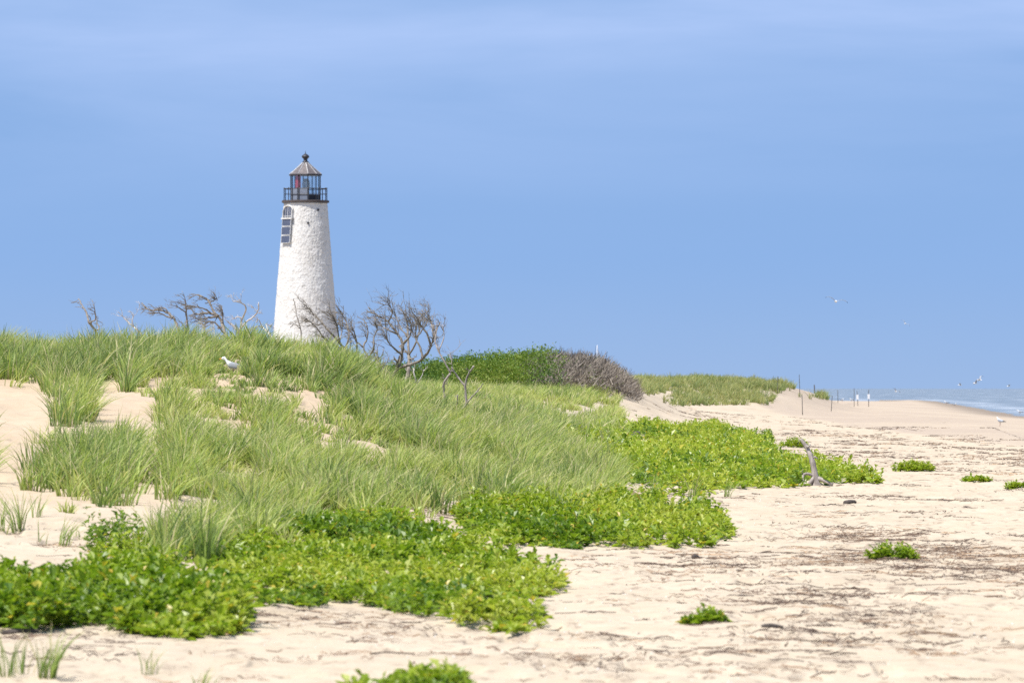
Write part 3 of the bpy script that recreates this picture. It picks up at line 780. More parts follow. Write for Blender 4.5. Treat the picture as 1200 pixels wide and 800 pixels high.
def build_grey_bush():
    n = 26000
    X, Y, Z, u, v = scatter(n, 238, 276, 590, 752)
    lo = np.interp(u, [618, 650, 700, 752], [247, 249, 252, 256])
    topz = np.interp(u, [590, 640, 660, 680, 700, 712, 725, 737, 747, 752], [3.6, 3.78, 3.86, 3.84, 3.72, 3.5, 3.1, 2.6, 2.1, 1.7])
    d = sstep(lo - 1, lo + 1, Y) * sstep(600, 645, u) * sstep(752, 735, u)
    k = rng.random(n) < d; X, Y, Z, u, topz, lo = [a[k] for a in (X, Y, Z, u, topz, lo)]
    lump = fbm(X / 1.0, Y / 1.6, 84, 3)
    top = Z + np.maximum(topz - .75 * (.75 - lump) - .12 - Z, .12) * (.5 + .5 * sstep(lo - 1, lo + 6, Y))
    m = len(X); s = rng.random(m) ** .6
    P0 = np.stack([X, Y, Z + (top - Z) * s * .85], -1)
    D = rng.normal(0, .55, (m, 3)) + np.array([.35, -.1, .75]); D /= np.linalg.norm(D, axis=1)[:, None]
    p = twig_ribbons(P0, D, rng.uniform(.25, .6, m), rng.uniform(.02, .045, m), np.clip(rng.normal(.45, .25, m), 0, 1))
    b = np.array([3.4, 250., gz(3.4, 250.)])
    o = empty('leafless_bush', b)
    me = make_mesh('bare_twigs', p[0] - b, p[1], attrs={'tone': p[2], 'along': p[3]})
    link('branch_mass', me, M['grey_twig'], o)
    # green shoots still growing through it
    kk = 700; i = rng.integers(0, m, kk)
    kp = ((fbm(X[i] / 1.3, Y[i] / 2, 85, 2) > .52))
    i = i[kp]; kk = len(i); rep = 10
    Pl = np.repeat(P0[i], rep, 0) + rng.normal(0, .14, (kk * rep, 3))
    L = rng.uniform(.07, .13, kk * rep)
    lv = leaves(Pl - b, rng.uniform(0, 6.28, kk * rep), rng.normal(.2, .6, kk * rep), L, L * .55, np.clip(rng.normal(.55, .2, kk * rep), 0, 1))
    leaf_object('foliage', [lv], M['hedge'], o)
    tag(o, 'grey brown leafless bush on the dune end beside the green thicket', 'bush')
build_thicket(); build_grey_bush()

# ---------------------------------------------------------------- dead trees
def smooth_path(P, sub=4, wob=0.0):
    P = np.asarray(P, float)
    Q = np.concatenate([[2 * P[0] - P[1]], P, [2 * P[-1] - P[-2]]])
    out = []
    for i in range(1, len(Q) - 2):
        for k in range(sub):
            t = k / sub
            out.append(.5 * ((2 * Q[i]) + (-Q[i - 1] + Q[i + 1]) * t + (2 * Q[i - 1] - 5 * Q[i] + 4 * Q[i + 1] - Q[i + 2]) * t * t + (-Q[i - 1] + 3 * Q[i] - 3 * Q[i + 1] + Q[i + 2]) * t ** 3))
    out.append(P[-1]); out = np.array(out)
    if wob: out[1:-1] += rng.normal(0, wob, (len(out) - 2, 3))
    return out

def grow(mb, p, d, L, r, depth, bias, spread=.6):
    k = 4; pts = [p]; q = np.array(p); dd = d / np.linalg.norm(d)
    for i in range(k):
        dd = dd + rng.normal(0, .22, 3) + bias * .12; dd /= np.linalg.norm(dd)
        q = q + dd * L / k; pts.append(q)
    mb.tube(pts, np.linspace(r, r * .45, k + 1), 5 if r > .008 else 4)
    if depth <= 0: return
    for j in range(random.choice((2, 2, 3))):
        a = pts[random.choice((1, 2, 3, 4))]
        nd = dd + rng.normal(0, spread, 3) + bias * .3
        grow(mb, a, nd, L * random.uniform(.5, .8), r * .6, depth - 1, bias, spread)

def dead_tree(name, label, Y, limbs, mat, twig=(.35, 2), bias=(-.6, 0, .3), rpx=2.0, group=None, nt=5, sink=8, cat='dead tree'):
    """limbs: list of (pixels along the limb, base radius px, tip radius px); the first one is the trunk"""
    px = F / Y; bias = np.array(bias, float)
    u0, v0 = limbs[0][0][0]
    bx = (u0 - 600) / px; bz = gz(bx, Y)
    b = np.array([bx, Y, bz]); o = empty(name, b)
    depth_at = {}
    for li, (pts, r0, r1) in enumerate(limbs):
        key0 = tuple(pts[0])
        y = depth_at.get(key0, 0.0); drift = rng.normal(0, .35)
        P = []; L = 0
        for i, (u, v) in enumerate(pts):
            if i:
                st = math.hypot(u - pts[i - 1][0], v - pts[i - 1][1]) / px
                y += st * (drift + rng.normal(0, .35)); 
            depth_at.setdefault((u, v), y)
            Yt = Y + depth_at[(u, v)] if i == 0 else Y + y
            depth_at[(u, v)] = Yt - Y
            w = world(u, v, Yt)
            P.append(w - b)
        if li == 0:
            P.insert(0, np.array([P[0][0] + rng.normal(0, .03), P[0][1], min(-.1, P[0][2] - .15)]))
        P = smooth_path(P, 4, .25 / px)
        mb = MB()
        rr = np.linspace(r0, r1, len(P)) / px * (1 + .12 * rng.normal(0, 1, len(P)))
        mb.tube(P, np.maximum(rr, .004), 7)
        total = np.linalg.norm(np.diff(P, axis=0), axis=1).sum()
        if twig and li >= 0:
            for q in range(nt if li else max(1, nt // 3)):
                i = random.randint(int(len(P) * .45), len(P) - 1)
                i = min(i, len(P) - 1)
                d = (P[i] - P[i - 1]); d = d / (np.linalg.norm(d) + 1e-9)
                grow(mb, P[i], d + rng.normal(0, .7, 3) + bias * .5, twig[0] * random.uniform(.5, 1.2), max(.005, r1 / px * .8), twig[1], bias)
        mb.build('trunk' if li == 0 else 'branch', mat, o, True)
    tag(o, label, cat, group)
    return o

GL = 'dead trees on the skyline left of the lighthouse'
GR = 'dead trees right of the lighthouse'
dead_tree('dead_tree', 'lone forked dead tree farthest left on the dune crest', 175,
  [([(114, 400), (112, 388), (104, 378)], 1.6, 1.2), ([(104, 378), (101, 366), (96, 357), (92, 350)], 1.3, .5), ([(104, 378), (112, 374), (111, 364), (110, 357)], 1.0, .5),
   ([(112, 388), (116, 384), (113, 376), (111, 366)], .9, .5)], M['dead'], (.22, 2), group=GL, nt=4)
dead_tree('dead_tree', 'low pale wispy dead tree right of the lone forked one', 178,
  [([(170, 402), (162, 388), (157, 383)], 1.3, .9), ([(157, 383), (152, 379), (147, 374), (143, 370)], .9, .4), ([(157, 383), (155, 376), (156, 370)], .8, .4)], M['bleached'], (.28, 2), group=GL, nt=5)
dead_tree('dead_tree', 'windswept dead tree with one long bough bent far to the left', 172,
  [([(212, 405), (210, 392), (207, 380), (203, 372)], 1.7, 1.3), ([(203, 372), (197, 367), (188, 363), (178, 364), (172, 361), (168, 357)], 1.4, .7),
   ([(203, 372), (196, 371), (187, 367), (180, 367)], 1.2, .5), ([(197, 367), (193, 361), (186, 361)], 1, .5)], M['dead'], (.22, 2), bias=(-1, 0, .0), group=GL, nt=8)
dead_tree('dead_tree', 'slim upright dead tree between two windswept ones', 174,
  [([(221, 405), (221, 392), (219, 378), (218, 366)], 1.5, 1.1), ([(218, 366), (218, 358), (217, 351)], 1, .5), ([(218, 366), (212, 362), (205, 358)], .9, .4),
   ([(221, 392), (217, 384), (212, 377)], .9, .4), ([(218, 358), (213, 356), (208, 354)], .8, .4)], M['dead'], (.28, 2), group=GL, nt=4)
dead_tree('dead_tree', 'largest windswept dead tree with a thick tangle of twigs left of the tower', 170,
  [([(268, 405), (264, 392), (261, 380), (256, 371)], 2.4, 1.7), ([(256, 371), (250, 364), (245, 354), (240, 349), (232, 345)], 1.6, .6), ([(256, 371), (247, 367), (238, 367), (229, 368), (224, 362)], 1.6, .6),
   ([(261, 380), (261, 370), (260, 361)], 1.3, .7), ([(256, 371), (244, 372), (235, 374), (227, 371)], 1.4, .5), ([(264, 392), (252, 378), (244, 377)], 1.2, .5), ([(247, 367), (240, 362), (230, 360), (223, 358)], 1.1, .5),
   ([(245, 354), (251, 352), (254, 349)], .7, .4)], M['dead'], (.24, 2), bias=(-1, 0, .05), group=GL, nt=12)
dead_tree('dead_tree', 'low scrubby dead tree under the largest tangled one', 176,
  [([(246, 405), (243, 396), (240, 391)], 1.2, .9), ([(240, 391), (234, 391), (229, 394)], .8, .4), ([(240, 391), (239, 385), (238, 380)], .8, .4), ([(240, 391), (248, 386), (252, 385)], .8, .4)], M['bleached'], (.3, 2), group=GL, nt=9)
dead_tree('dead_tree', 'two armed dead tree curving like horns just left of the tower', 171,
  [([(281, 405), (281, 394), (282, 384)], 1.9, 1.4), ([(282, 384), (284, 373), (288, 363), (286, 357), (279, 354), (273, 353)], 1.2, .5), ([(282, 384), (290, 376), (298, 370), (303, 362), (303, 354)], 1.2, .5),
   ([(281, 394), (277, 386), (271, 379)], 1, .4), ([(284, 373), (278, 371), (275, 374)], .8, .4)], M['bleached'], (.26, 2), group=GL, nt=4)
dead_tree('dead_tree', 'low pale dead tree leaning against the foot of the tower', 173,
  [([(322, 405), (316, 392), (308, 384)], 1.2, .9), ([(308, 384), (303, 382), (298, 386)], .8, .4), ([(308, 384), (303, 374), (300, 378)], .7, .4), ([(316, 392), (312, 380), (317, 382)], .7, .4)], M['bleached'], (.24, 2), group=GL, nt=4)

dead_tree('dead_tree', 'thin crooked dead sapling in front of the white tower', 150,
  [([(353, 420), (353, 400), (352, 385), (348, 372), (346, 358), (344, 350)], .9, .5), ([(352, 385), (345, 380), (340, 384)], .6, .4)], M['dead'], (.2, 1), group=GR, nt=2)
dead_tree('dead_tree', 'dense twiggy dead tree slanting left across the base of the tower', 152,
  [([(414, 440), (410, 424), (404, 410), (398, 402)], 2.0, 1.5), ([(398, 402), (388, 390), (378, 379), (366, 366), (356, 356)], 1.4, .5), ([(398, 402), (396, 388), (392, 374), (384, 366)], 1.3, .5),
   ([(404, 410), (392, 404), (380, 396), (368, 380)], 1.3, .5), ([(404, 410), (409, 394), (406, 378), (400, 366)], 1.3, .5), ([(410, 424), (418, 410), (417, 396), (412, 382)], 1.2, .5), ([(398, 402), (400, 390), (402, 372)], 1.0, .4),
   ([(378, 379), (372, 380), (361, 376)], .8, .4)], M['dead'], (.36, 2), bias=(-.7, 0, .3), group=GR, nt=13)
dead_tree('dead_tree', 'slender dead tree with a double fork between the twiggy and the spreading trees', 156,
  [([(431, 446), (431, 434), (432, 419)], 1.7, 1.3), ([(432, 419), (426, 407), (430, 397), (431, 384), (426, 374)], 1.2, .5), ([(432, 419), (438, 407), (438, 396), (442, 385), (438, 376)], 1.2, .5),
   ([(426, 407), (418, 400), (412, 390), (406, 382)], 1.1, .5), ([(431, 434), (437, 424), (443, 428), (450, 427), (456, 420)], 1.0, .5)], M['dead'], (.3, 2), group=GR, nt=8)
dead_tree('dead_tree', 'big spreading bare dead tree with a broad crown right of the tower', 158,
  [([(457, 456), (461, 442), (466, 431)], 3.0, 2.2), ([(466, 431), (471, 416), (472, 403), (466, 391), (455, 377), (444, 370), (431, 365)], 2.0, .6), ([(466, 431), (481, 427), (495, 420), (505, 406), (508, 394), (516, 378)], 2.2, .6),
   ([(472, 403), (480, 394), (482, 380), (476, 368)], 1.5, .5), ([(495, 420), (493, 408), (487, 396), (488, 380), (484, 368)], 1.4, .5), ([(505, 406), (500, 390), (494, 382), (488, 372)], 1.4, .5), ([(508, 394), (506, 380), (500, 368)], 1.2, .5),
   ([(461, 442), (452, 434), (446, 429), (439, 421)], 1.9, .9), ([(466, 391), (458, 388), (446, 382), (436, 380)], 1.2, .5), ([(455, 377), (460, 366), (454, 354)], 1.0, .4), ([(471, 416), (462, 408), (455, 400), (452, 384)], 1.3, .5), ([(487, 396), (497, 384), (503, 372)], 1.0, .4)],
  M['dead'], (.42, 2), bias=(-.45, 0, .45), group=GR, nt=12)
dead_tree('dead_tree', 'straight stemmed dead tree rising through the spreading crown', 160,
  [([(473, 462), (476, 446), (479, 436), (479, 416)], 2.6, 1.8), ([(479, 416), (478, 396), (477, 379), (473, 367)], 1.7, .6), ([(479, 416), (486, 404), (491, 390), (493, 376)], 1.2, .5), ([(478, 396), (470, 384), (464, 370)], 1.1, .5)], M['dead'], (.38, 2), group=GR, nt=9)
dead_tree('dead_tree', 'small white bleached snag among the grass below the spreading tree', 135,
  [([(500, 478), (496, 466), (490, 459), (489, 449)], 1.3, 1.0), ([(489, 449), (486, 440), (484, 431)], .9, .5), ([(489, 449), (494, 441), (497, 433)], .8, .4), ([(490, 459), (483, 456), (479, 460)], .9, .5)], M['bleached'], (.2, 1), group=GR, nt=2)
dead_tree('dead_tree', 'bleached snag whose crooked stem bends up to the spreading crown', 132,
  [([(526, 490), (524, 476), (521, 463), (520, 450), (528, 437)], 1.7, 1.3), ([(528, 437), (521, 424), (514, 411), (510, 398), (513, 384)], 1.1, .6), ([(528, 437), (530, 428), (527, 415)], .7, .4), ([(514, 411), (520, 396), (519, 380)], .8, .4)],
  M['stump'], (.3, 2), bias=(-.3, 0, .5), group=GR, nt=5)
dead_tree('dead_tree', 'forked grey snag standing alone in the grass farthest right', 116,
  [([(529, 530), (532, 511), (533, 492), (534, 484)], 2.4, 1.8), ([(534, 484), (536, 470), (536, 462)], 1.3, .6), ([(534, 484), (546, 474), (545, 453), (549, 438), (555, 429)], 1.7, 1.0), ([(545, 453), (536, 441), (529, 430)], 1.2, .7),
   ([(546, 474), (553, 465), (562, 455), (566, 449)], 1.0, .5), ([(532, 511), (526, 506), (523, 500)], 1.5, .7)], M['stump'], (.18, 1), bias=(0, 0, .2), group=GR, nt=1)

def build_stump():
    b = ground_at(956, 568); px = F / b[1]; o = empty('driftwood_stump', b)
    w = lambda u, v, dy=0: world(u, v, b[1] + dy) - b
    mb = MB()
    P = smooth_path([w(957, 573), w(956, 565), w(954, 550), w(951, 537), w(947, 527, .05), w(942, 519, .08), w(938, 514, .1)], 4, .1 / px)
    rr = np.interp(np.linspace(0, 1, len(P)), [0, .15, .28, .45, .62, .8, 1], [7.0, 5.4, 3.9, 3.4, 2.9, 2.5, 1.8]) / px * (1 + .06 * rng.normal(0, 1, len(P)))
    mb.tube(P, rr, 10); mb.build('trunk', M['stump'], o, True)
    for pts, r in (([(955, 558), (947, 555), (942, 556), (941, 562), (943, 570)], 2.0), ([(958, 560), (966, 563), (976, 568)], 3.0), ([(955, 558), (951, 563), (946, 570)], 3.2), ([(942, 556), (940, 553), (941, 550)], 1.2)):
        mb = MB(); mb.tube(smooth_path([w(u, v, -.06 * i) for i, (u, v) in enumerate(pts)], 4), np.linspace(r, r * .5, (len(pts) - 1) * 4 + 1) / px, 7); mb.build('root', M['stump'], o, True)
    for pts in ([(951, 537), (955, 535), (959, 538)], [(945, 523), (948, 523), (950, 520)]):
        mb = MB(); mb.tube([w(u, v) for u, v in pts], np.array([2.0, 1.4, .6]) / px, 6); mb.build('branch_stub', M['stump'], o, True)
    tag(o, 'grey weathered driftwood stump leaning left at the edge of the creeping plants', 'stump')
build_stump()

# ---------------------------------------------------------------- lighthouse
def build_lighthouse():
    Y0 = 533.0; px = F / Y0; x0 = (358.0 - 600) / px
    base = np.array([x0, Y0, gz(x0, Y0)]); o = empty('lighthouse', base)
    zof = lambda v: CZ + (HOR - v) / px - base[2]
    zt = zof(236.0); rt = 25.4 / px; slope = (37.6 - 25.4) / (390 - 237.0)       # radius px per px of height
    rad = lambda z: rt + slope * (zt - z)
    # rubble stone tower
    nz, na = 330, 420
    z = np.linspace(-.6, zt, nz); a = np.linspace(0, 2 * math.pi, na, endpoint=False)
    ZZ, AA = np.meshgrid(z, a, indexing='ij')
    arc = AA / (2 * math.pi)
    sx = np.floor(60 * np.ones_like(arc)); X = arc * 60; Yv = ZZ / .26
    sh = np.zeros(X.shape); f1 = np.full(X.shape, 9.); f2 = np.full(X.shape, 9.)
    for i in (-1, 0, 1):
        for j in (-1, 0, 1):
            cx = np.floor(X) + i; cy = np.floor(Yv) + j; cw = np.mod(cx, 60)
            qx = cx + hash2(cw, cy, 91); qy = cy + hash2(cw, cy, 92)
            d = np.hypot((X - qx), (Yv - qy)); sh = np.where(d < f1, hash2(cw, cy, 94), sh); f2 = np.minimum(f2, np.maximum(f1, d)); f1 = np.minimum(f1, d)
    joint = f2 - f1
    ca, sa = np.cos(AA), np.sin(AA)
    lum = fbm(arc * 44 * 2, ZZ * 2.2, 93, 3)
    disp = (.008 + .026 * sh) * sstep(0, .25, joint) + .055 * (lum - .5)
    disp = disp * sstep(zt, zt - .6, ZZ)
    rr = rad(ZZ) - .03 + disp
    V = np.stack([rr * ca, rr * sa, ZZ], -1).reshape(-1, 3)
    i = np.arange(nz - 1)[:, None] * na; j = np.arange(na)[None]
    Q = np.stack([i + j, i + (j + 1) % na, i + na + (j + 1) % na, i + na + j], -1).reshape(-1, 4)
    link('tower_wall', make_mesh('tower_wall', V, Q, attrs={'joint': joint}), M['white'], o)
    # gallery deck with cornice under it
    mb = MB(); mb.lathe([(rt - .05, -.35), (rt + .02, -.30), (rt + .03, -.16)], 64, (0, 0, zt)); mb.build('cornice', M['white'], o, True)
    rd = 27.8 / px
    mb = MB(); mb.lathe([(rd - .12, -.155), (rd, -.12), (rd, .06), (rd - .03, .08)], 48, (0, 0, zt)); deck = mb.build('gallery_deck', M['deck'], o)
    zd = zt + .08
    # railing
    rh = 13.6 / px; rr_ = 25.3 / px; nseg = 12; ang = [2 * math.pi * (k + .35) / nseg for k in range(nseg)]
    mb = MB()
    for hh, r in ((rh, .04), (rh * .55, .022)):
        ring = [(rr_ * math.cos(t), rr_ * math.sin(t), zd + hh) for t in ang]
        for k in range(nseg): mb.tube([ring[k], ring[(k + 1) % nseg]], r, 6)
    rail = mb.build('railing', M['iron'], o)
    for t in ang:
        mb = MB(); c, s_ = rr_ * math.cos(t), rr_ * math.sin(t)
        mb.tube([(c, s_, zd - .02), (c, s_, zd + rh)], .045, 6); mb.lathe([(.03, 0), (.07, .05), (.03, .11)], 8, (c, s_, zd + rh)); mb.build('rail_post', M['iron'], rail)
    # lantern room
    rl = 17.4 / px; nl = 10; zl = zt + .08; z_sill = zof(228.5); z_eave = zof(204.5)
    la = [math.radians(-90 + 18) + 2 * math.pi * k / nl - .12 for k in range(nl)]
    corner = [np.array([rl * math.cos(t), rl * math.sin(t), 0]) for t in la]
    for k in range(nl):
        p, q = corner[k], corner[(k + 1) % nl]; mid = (p + q) / 2
        left_front = mid[1] < 0 and mid[0] < -.1 * rl
        ins = lambda a_, f: a_ * f
        mb = MB(); a1, b1 = p * .985, q * .985
        th = mid / np.linalg.norm(mid) * .05
        zs = z_sill + (.55 if left_front else 0)
        mb.add([a1 + (0, 0, zl - zd + zd), b1 + (0, 0, zl), b1 + (0, 0, zs), a1 + (0, 0, zs), a1 - th + (0, 0, zl), b1 - th + (0, 0, zl), b1 - th + (0, 0, zs), a1 - th + (0, 0, zs)],
               [(0, 1, 2, 3), (5, 4, 7, 6), (3, 2, 6, 7), (1, 5, 6, 2), (4, 0, 3, 7)])
        mb.build('base_panel', M['murette'] if left_front else M['iron'], o)
        mb = MB(); a2, b2 = p * .975, q * .975; t2 = mid / np.linalg.norm(mid) * .012
        mb.add([a2 + (0, 0, zs), b2 + (0, 0, zs), b2 + (0, 0, z_eave), a2 + (0, 0, z_eave), a2 - t2 + (0, 0, zs), b2 - t2 + (0, 0, zs), b2 - t2 + (0, 0, z_eave), a2 - t2 + (0, 0, z_eave)],
               [(0, 1, 2, 3), (5, 4, 7, 6)])
        mb.build('lantern_pane', M['glass'], o)
        mb = MB(); mb.tube([p + (0, 0, zl), p + (0, 0, z_eave + .02)], .055, 6); mb.build('mullion', M['iron'], o)
    for zz, r_ in ((z_sill, .03), (z_eave - .05, .06)):
        mb = MB()
        for k in range(nl): mb.tube([corner[k] + (0, 0, zz), corner[(k + 1) % nl] + (0, 0, zz)], r_, 5)
        mb.build('glazing_bar', M['iron'], o)
    mb = MB(); mb.lathe([(rl * .96, 0), (rl * .96, .03)], 20, (0, 0, zl + .002)); mb.build('lantern_floor', M['dark'], o)
    # red sector screen inside the left front panes
    mb = MB(); k0 = [t for t in range(nl)]
    A = math.radians(-90 - 47); B = math.radians(-90 - 19); rs = rl * .90
    ring = []
    for s_ in np.linspace(0, 1, 7):
        t = A + (B - A) * s_; ring.append((rs * math.cos(t), rs * math.sin(t)))
    for i_ in range(6):
        (xa, ya), (xb, yb) = ring[i_], ring[i_ + 1]; f = .985
        lo_, hi_ = zof(226), zof(205.2)
        mb.add([(xa, ya, lo_), (xb, yb, lo_), (xb, yb, hi_), (xa, ya, hi_), (xa * f, ya * f, lo_), (xb * f, yb * f, lo_), (xb * f, yb * f, hi_), (xa * f, ya * f, hi_)],
               [(0, 1, 2, 3), (5, 4, 7, 6), (0, 4, 5, 1), (3, 2, 6, 7), (0, 3, 7, 4), (1, 5, 6, 2)])
    mb.build('red_screen', M['red'], o)
    # lamp lens on its stand
    mb = MB(); mb.lathe([(.16, 0), (.16, .75), (.24, .78), (.24, .86)], 14, (.05, 0, zl + .03)); mb.build('lamp_stand', M['frame'], o, True)
    mb = MB(); prof = [(.20, 0)]
    for s_ in np.linspace(0, 1, 9): prof += [(.20 + .18 * math.sin(math.pi * s_) + .02 * (len(prof) % 2), .04 + 1.1 * s_)]
    mb.lathe(prof, 18, (.05, 0, zl + .90)); mb.build('lamp_lens', M['lens'], o)
    # roof
    z_top = zof(190.5); hr = z_top - z_eave; re = 19.2 / px
    prof = [(re - .1, -.10), (re, -.06), (re, .02)] + [(re * (1 - s_ ** .92) + .26 * s_ ** .92, .03 + (hr - .03) * s_) for s_ in np.linspace(.02, 1, 9)]
    mb = MB(); mb.lathe(prof, 10, (0, 0, z_eave), la[0]); roof = mb.build('roof', M['roof'], o)
    for k in range(10):
        mb = MB(); t = la[k]
        mb.tube([((r_ + .005) * math.cos(t), (r_ + .005) * math.sin(t), z_eave + zz + .01) for r_, zz in prof[3:]], .035, 5); mb.build('roof_seam', M['rib'], roof)
    mb = MB(); mb.lathe([(re + .02, -.12), (re + .035, -.05), (re + .02, .01)], 10, (0, 0, z_eave), la[0]); mb.build('eave_gutter', M['iron'], roof)
    zb = z_top - .02
    mb = MB(); mb.lathe([(.30, 0), (.30, .10), (.20, .14), (.17, .30), (.22, .34)] + [(.10 + .26 * math.sin(math.pi * (s_ * .82 + .1)), .36 + .42 * s_) for s_ in np.linspace(0, 1, 9)] + [(.08, .82), (.06, .86)], 18, (0, 0, zb))
    vent = mb.build('ventilator', M['iron'], o, True)
    mb = MB(); mb.tube([(0, 0, zb + .85), (0, 0, zb + 1.10)], [.05, .02], 6); mb.build('lightning_rod', M['iron'], vent)
    # window stack facing the sun side
    az = math.radians(-90 - 47)
    def place(v, off):
        zz = zof(v); r_ = rad(zz) + off
        return np.array([r_ * math.cos(az), r_ * math.sin(az), zz])
    rot = Quaternion((0, 0, 1), az + math.pi / 2) @ Quaternion((1, 0, 0), -math.atan(slope))
    W = 1.25
    def rel(c, dx, dy, dz): return c + np.array(rot @ Vector((dx, dy, dz)))
    # arched niche with a divided window on top
    c = place(251.5, .03); H = 9.5 / px
    mb = MB()
    for sx_ in (-1, 1): mb.box(rel(c, sx_ * (W / 2), 0, 0), (.08, .26, H), rot)
    arch = [rel(c, -W / 2 * math.cos(t), 0, H / 2 + .42 * math.sin(t)) for t in np.linspace(0, math.pi, 13)]
    mb.tube(arch, .08, 6); mb.box(rel(c, 0, 0, -H / 2 - .04), (W + .25, .42, .12), rot)
    win = mb.build('window', M['white'], o)
    mb = MB(); mb.box(rel(c, 0, .03, .12), (W - .14, .06, H + .25), rot); mb.build('pane', M['solar'], win)
    mb = MB(); mb.box(rel(c, 0, -.02, .1), (.05, .06, H + .2), rot); mb.box(rel(c, 0, -.021, -.2), (W - .14, .05, .05), rot)
    mb.box(rel(c, -.3, -.022, .1), (.025, .05, H + .18), rot); mb.box(rel(c, .3, -.022, .1), (.025, .05, H + .18), rot); mb.build('muntin', M['frame'], win)
    for v, hh in ((261.3, 8.0), (271, 9.2), (281, 8.2)):
        c = place(v, .12); H2 = hh / px
        mb = MB()
        for sx_ in (-1, 1): mb.box(rel(c, sx_ * (W / 2 - .02), 0, 0), (.04, .12, H2 + .05), rot)
        for sz_ in (-1, 1): mb.box(rel(c, 0, .002, sz_ * (H2 / 2 + .01)), (W - .1, .12, .04), rot)
        fr = mb.build('solar_panel', M['frame'], o)
        mb = MB(); mb.box(rel(c, 0, -.01, 0), (W - .12, .06, H2 - .03), rot); mb.build('cell_sheet', M['solar'], fr)
        mb = MB(); mb.box(rel(c, 0, .12, 0), (W * .7, .16, .08), rot); mb.build('mount', M['iron'], fr)
    # iron tie ends on the wall
    for u_, v_ in ((373.5, 246.5), (362, 262)):
        dx = (u_ - 358) / px; zz = zof(v_); r_ = rad(zz) + .03; t = -math.acos(dx / r_)
        mb = MB(); mb.lathe([(.12, 0), (.12, .05), (.05, .07)], 8, (0, 0, 0))
        q = Quaternion((0, 0, 1), t) @ Quaternion((0, 1, 0), math.pi / 2)
        mb.V = [np.array([q @ Vector(p_) for p_ in v__]) + np.array([r_ * math.cos(t), r_ * math.sin(t), zz]) for v__ in mb.V]
        mb.build('tie_plate', M['iron'], o)
    tag(o, 'white stone lighthouse tower with black lantern room and gallery behind the dune', 'lighthouse')
build_lighthouse()

# ---------------------------------------------------------------- stakes, signs
def stake(u, v_top, v_bot, label, Y=None, r=.022, board=False, white=False):
    b = ground_at(u, v_bot) if Y is None else np.array([(u - 600) / F * Y, Y, 0.0])
    if Y is not None: b[2] = gz(b[0], b[1])
    h = CZ + (HOR - v_top) / F * b[1] - b[2]
    lean = np.array([rng.normal(0, .03), rng.normal(0, .03), 1.0]) * h
    mb = MB(); mat = M['sign'] if white else M['post']
    mb.tube([np.array([0, 0, -.15]), lean * .5, lean, lean * 1.0 + np.array([0, 0, .03])], [r * 1.05, r, r, r * .4], 7)
    if not board:
        tag(mb.build('stake', mat, None, True, b), label, 'stake', 'thin stakes along the beach'); return
    o = empty('sign_post', b); mb.build('post', M['post'], o, True)
    mb = MB(); mb.box(lean * .60 + np.array([0, -.06, 0]), (.26, .03, .55)); mb.build('sign_board', M['sign'], o)
    tag(o, label, 'sign post', 'white signs on stakes by the water')

stake(911, 441, 462, 'dark stake in front of the grassy far dune slope')
stake(937.5, 439, 462, 'tall dark stake at the right end of the grassy far dune', 418)
stake(940.5, 463, 486, 'dark stake standing on the open sand below the far dune end')
stake(955, 451, 464, 'short thick stake against the sky right of the far dune', 470, r=.045)
stake(950, 459, 465, 'stubby stake low beside the far dune end', 455)
stake(974, 464, 482, 'dark stake on the sand halfway between dune and signs')
stake(982, 457, 471, 'faint slim stake far off against the water', 640, r=.03)
stake(1001, 455, 472.5, 'tall dark stake left of the white signs', 640, r=.03)
stake(1005.5, 458, 473, 'stake with a narrow white sign beside the tall dark one', 660, r=.03, board=True)
stake(1018, 456.5, 473, 'dark stake with a bright white sign nearest the sand bar', 650, r=.035, board=True)
stake(699, 405, 420, 'short white stake on top of the leafless bush', 264, r=.022, white=True)

# ---------------------------------------------------------------- gulls
def ring(x, z, rx, rz, n=10, y=0):
    return [np.array([x, y + rx * math.cos(2 * math.pi * k / n), z + rz * math.sin(2 * math.pi * k / n)]) for k in range(n)]

def gull_body(stations):
    mb = MB(); n = 10
    V = [ring(*s, n) for s in stations]
    mb.loft(V)
    k = len(stations)
    # beak segment takes the second material
    m = []
    for i in range(k - 1): m += [1 if i >= k - 3 else 0] * n
    mb.mq = m; mb.mt = [0] * n + [1] * n
    return mb

STAND = [(-.31, .215, .022, .008), (-.24, .225, .04, .018), (-.15, .24, .06, .05), (-.04, .255, .078, .075), (.06, .285, .078, .082), (.12, .335, .055, .062), (.145, .385, .042, .046), (.175, .425, .041, .042), (.212, .425, .028, .028), (.23, .42, .014, .016), (.262, .415, .010, .012), (.285, .402, .003, .004)]
FLY = [(-.30, .0, .06, .006), (-.22, .0, .05, .02), (-.12, .0, .06, .05), (0, -.005, .075, .07), (.12, .0, .065, .062), (.18, .012, .045, .045), (.22, .018, .04, .04), (.255, .016, .026, .026), (.272, .012, .014, .015), (.305, .008, .009, .011), (.325, 0, .003, .004)]

def folded_wing(s):
    mb = MB(); rings = []
    for x, z, w, h in ((.09, .30, .012, .035), (.03, .29, .018, .065), (-.08, .265, .018, .06), (-.20, .24, .014, .035), (-.34, .225, .007, .015), (-.40, .222, .002, .004)):
        y = s * (.07 if x > -.15 else .035 if x > -.3 else .012)
        rings.append(ring(x, z, w, h, 8, y))
    mb.loft(rings); nq = 8
    mb.mq = [1 if i >= 3 else 0 for i in range(5) for _ in range(nq)]; mb.mt = [0] * 8 + [1] * 8
    return mb

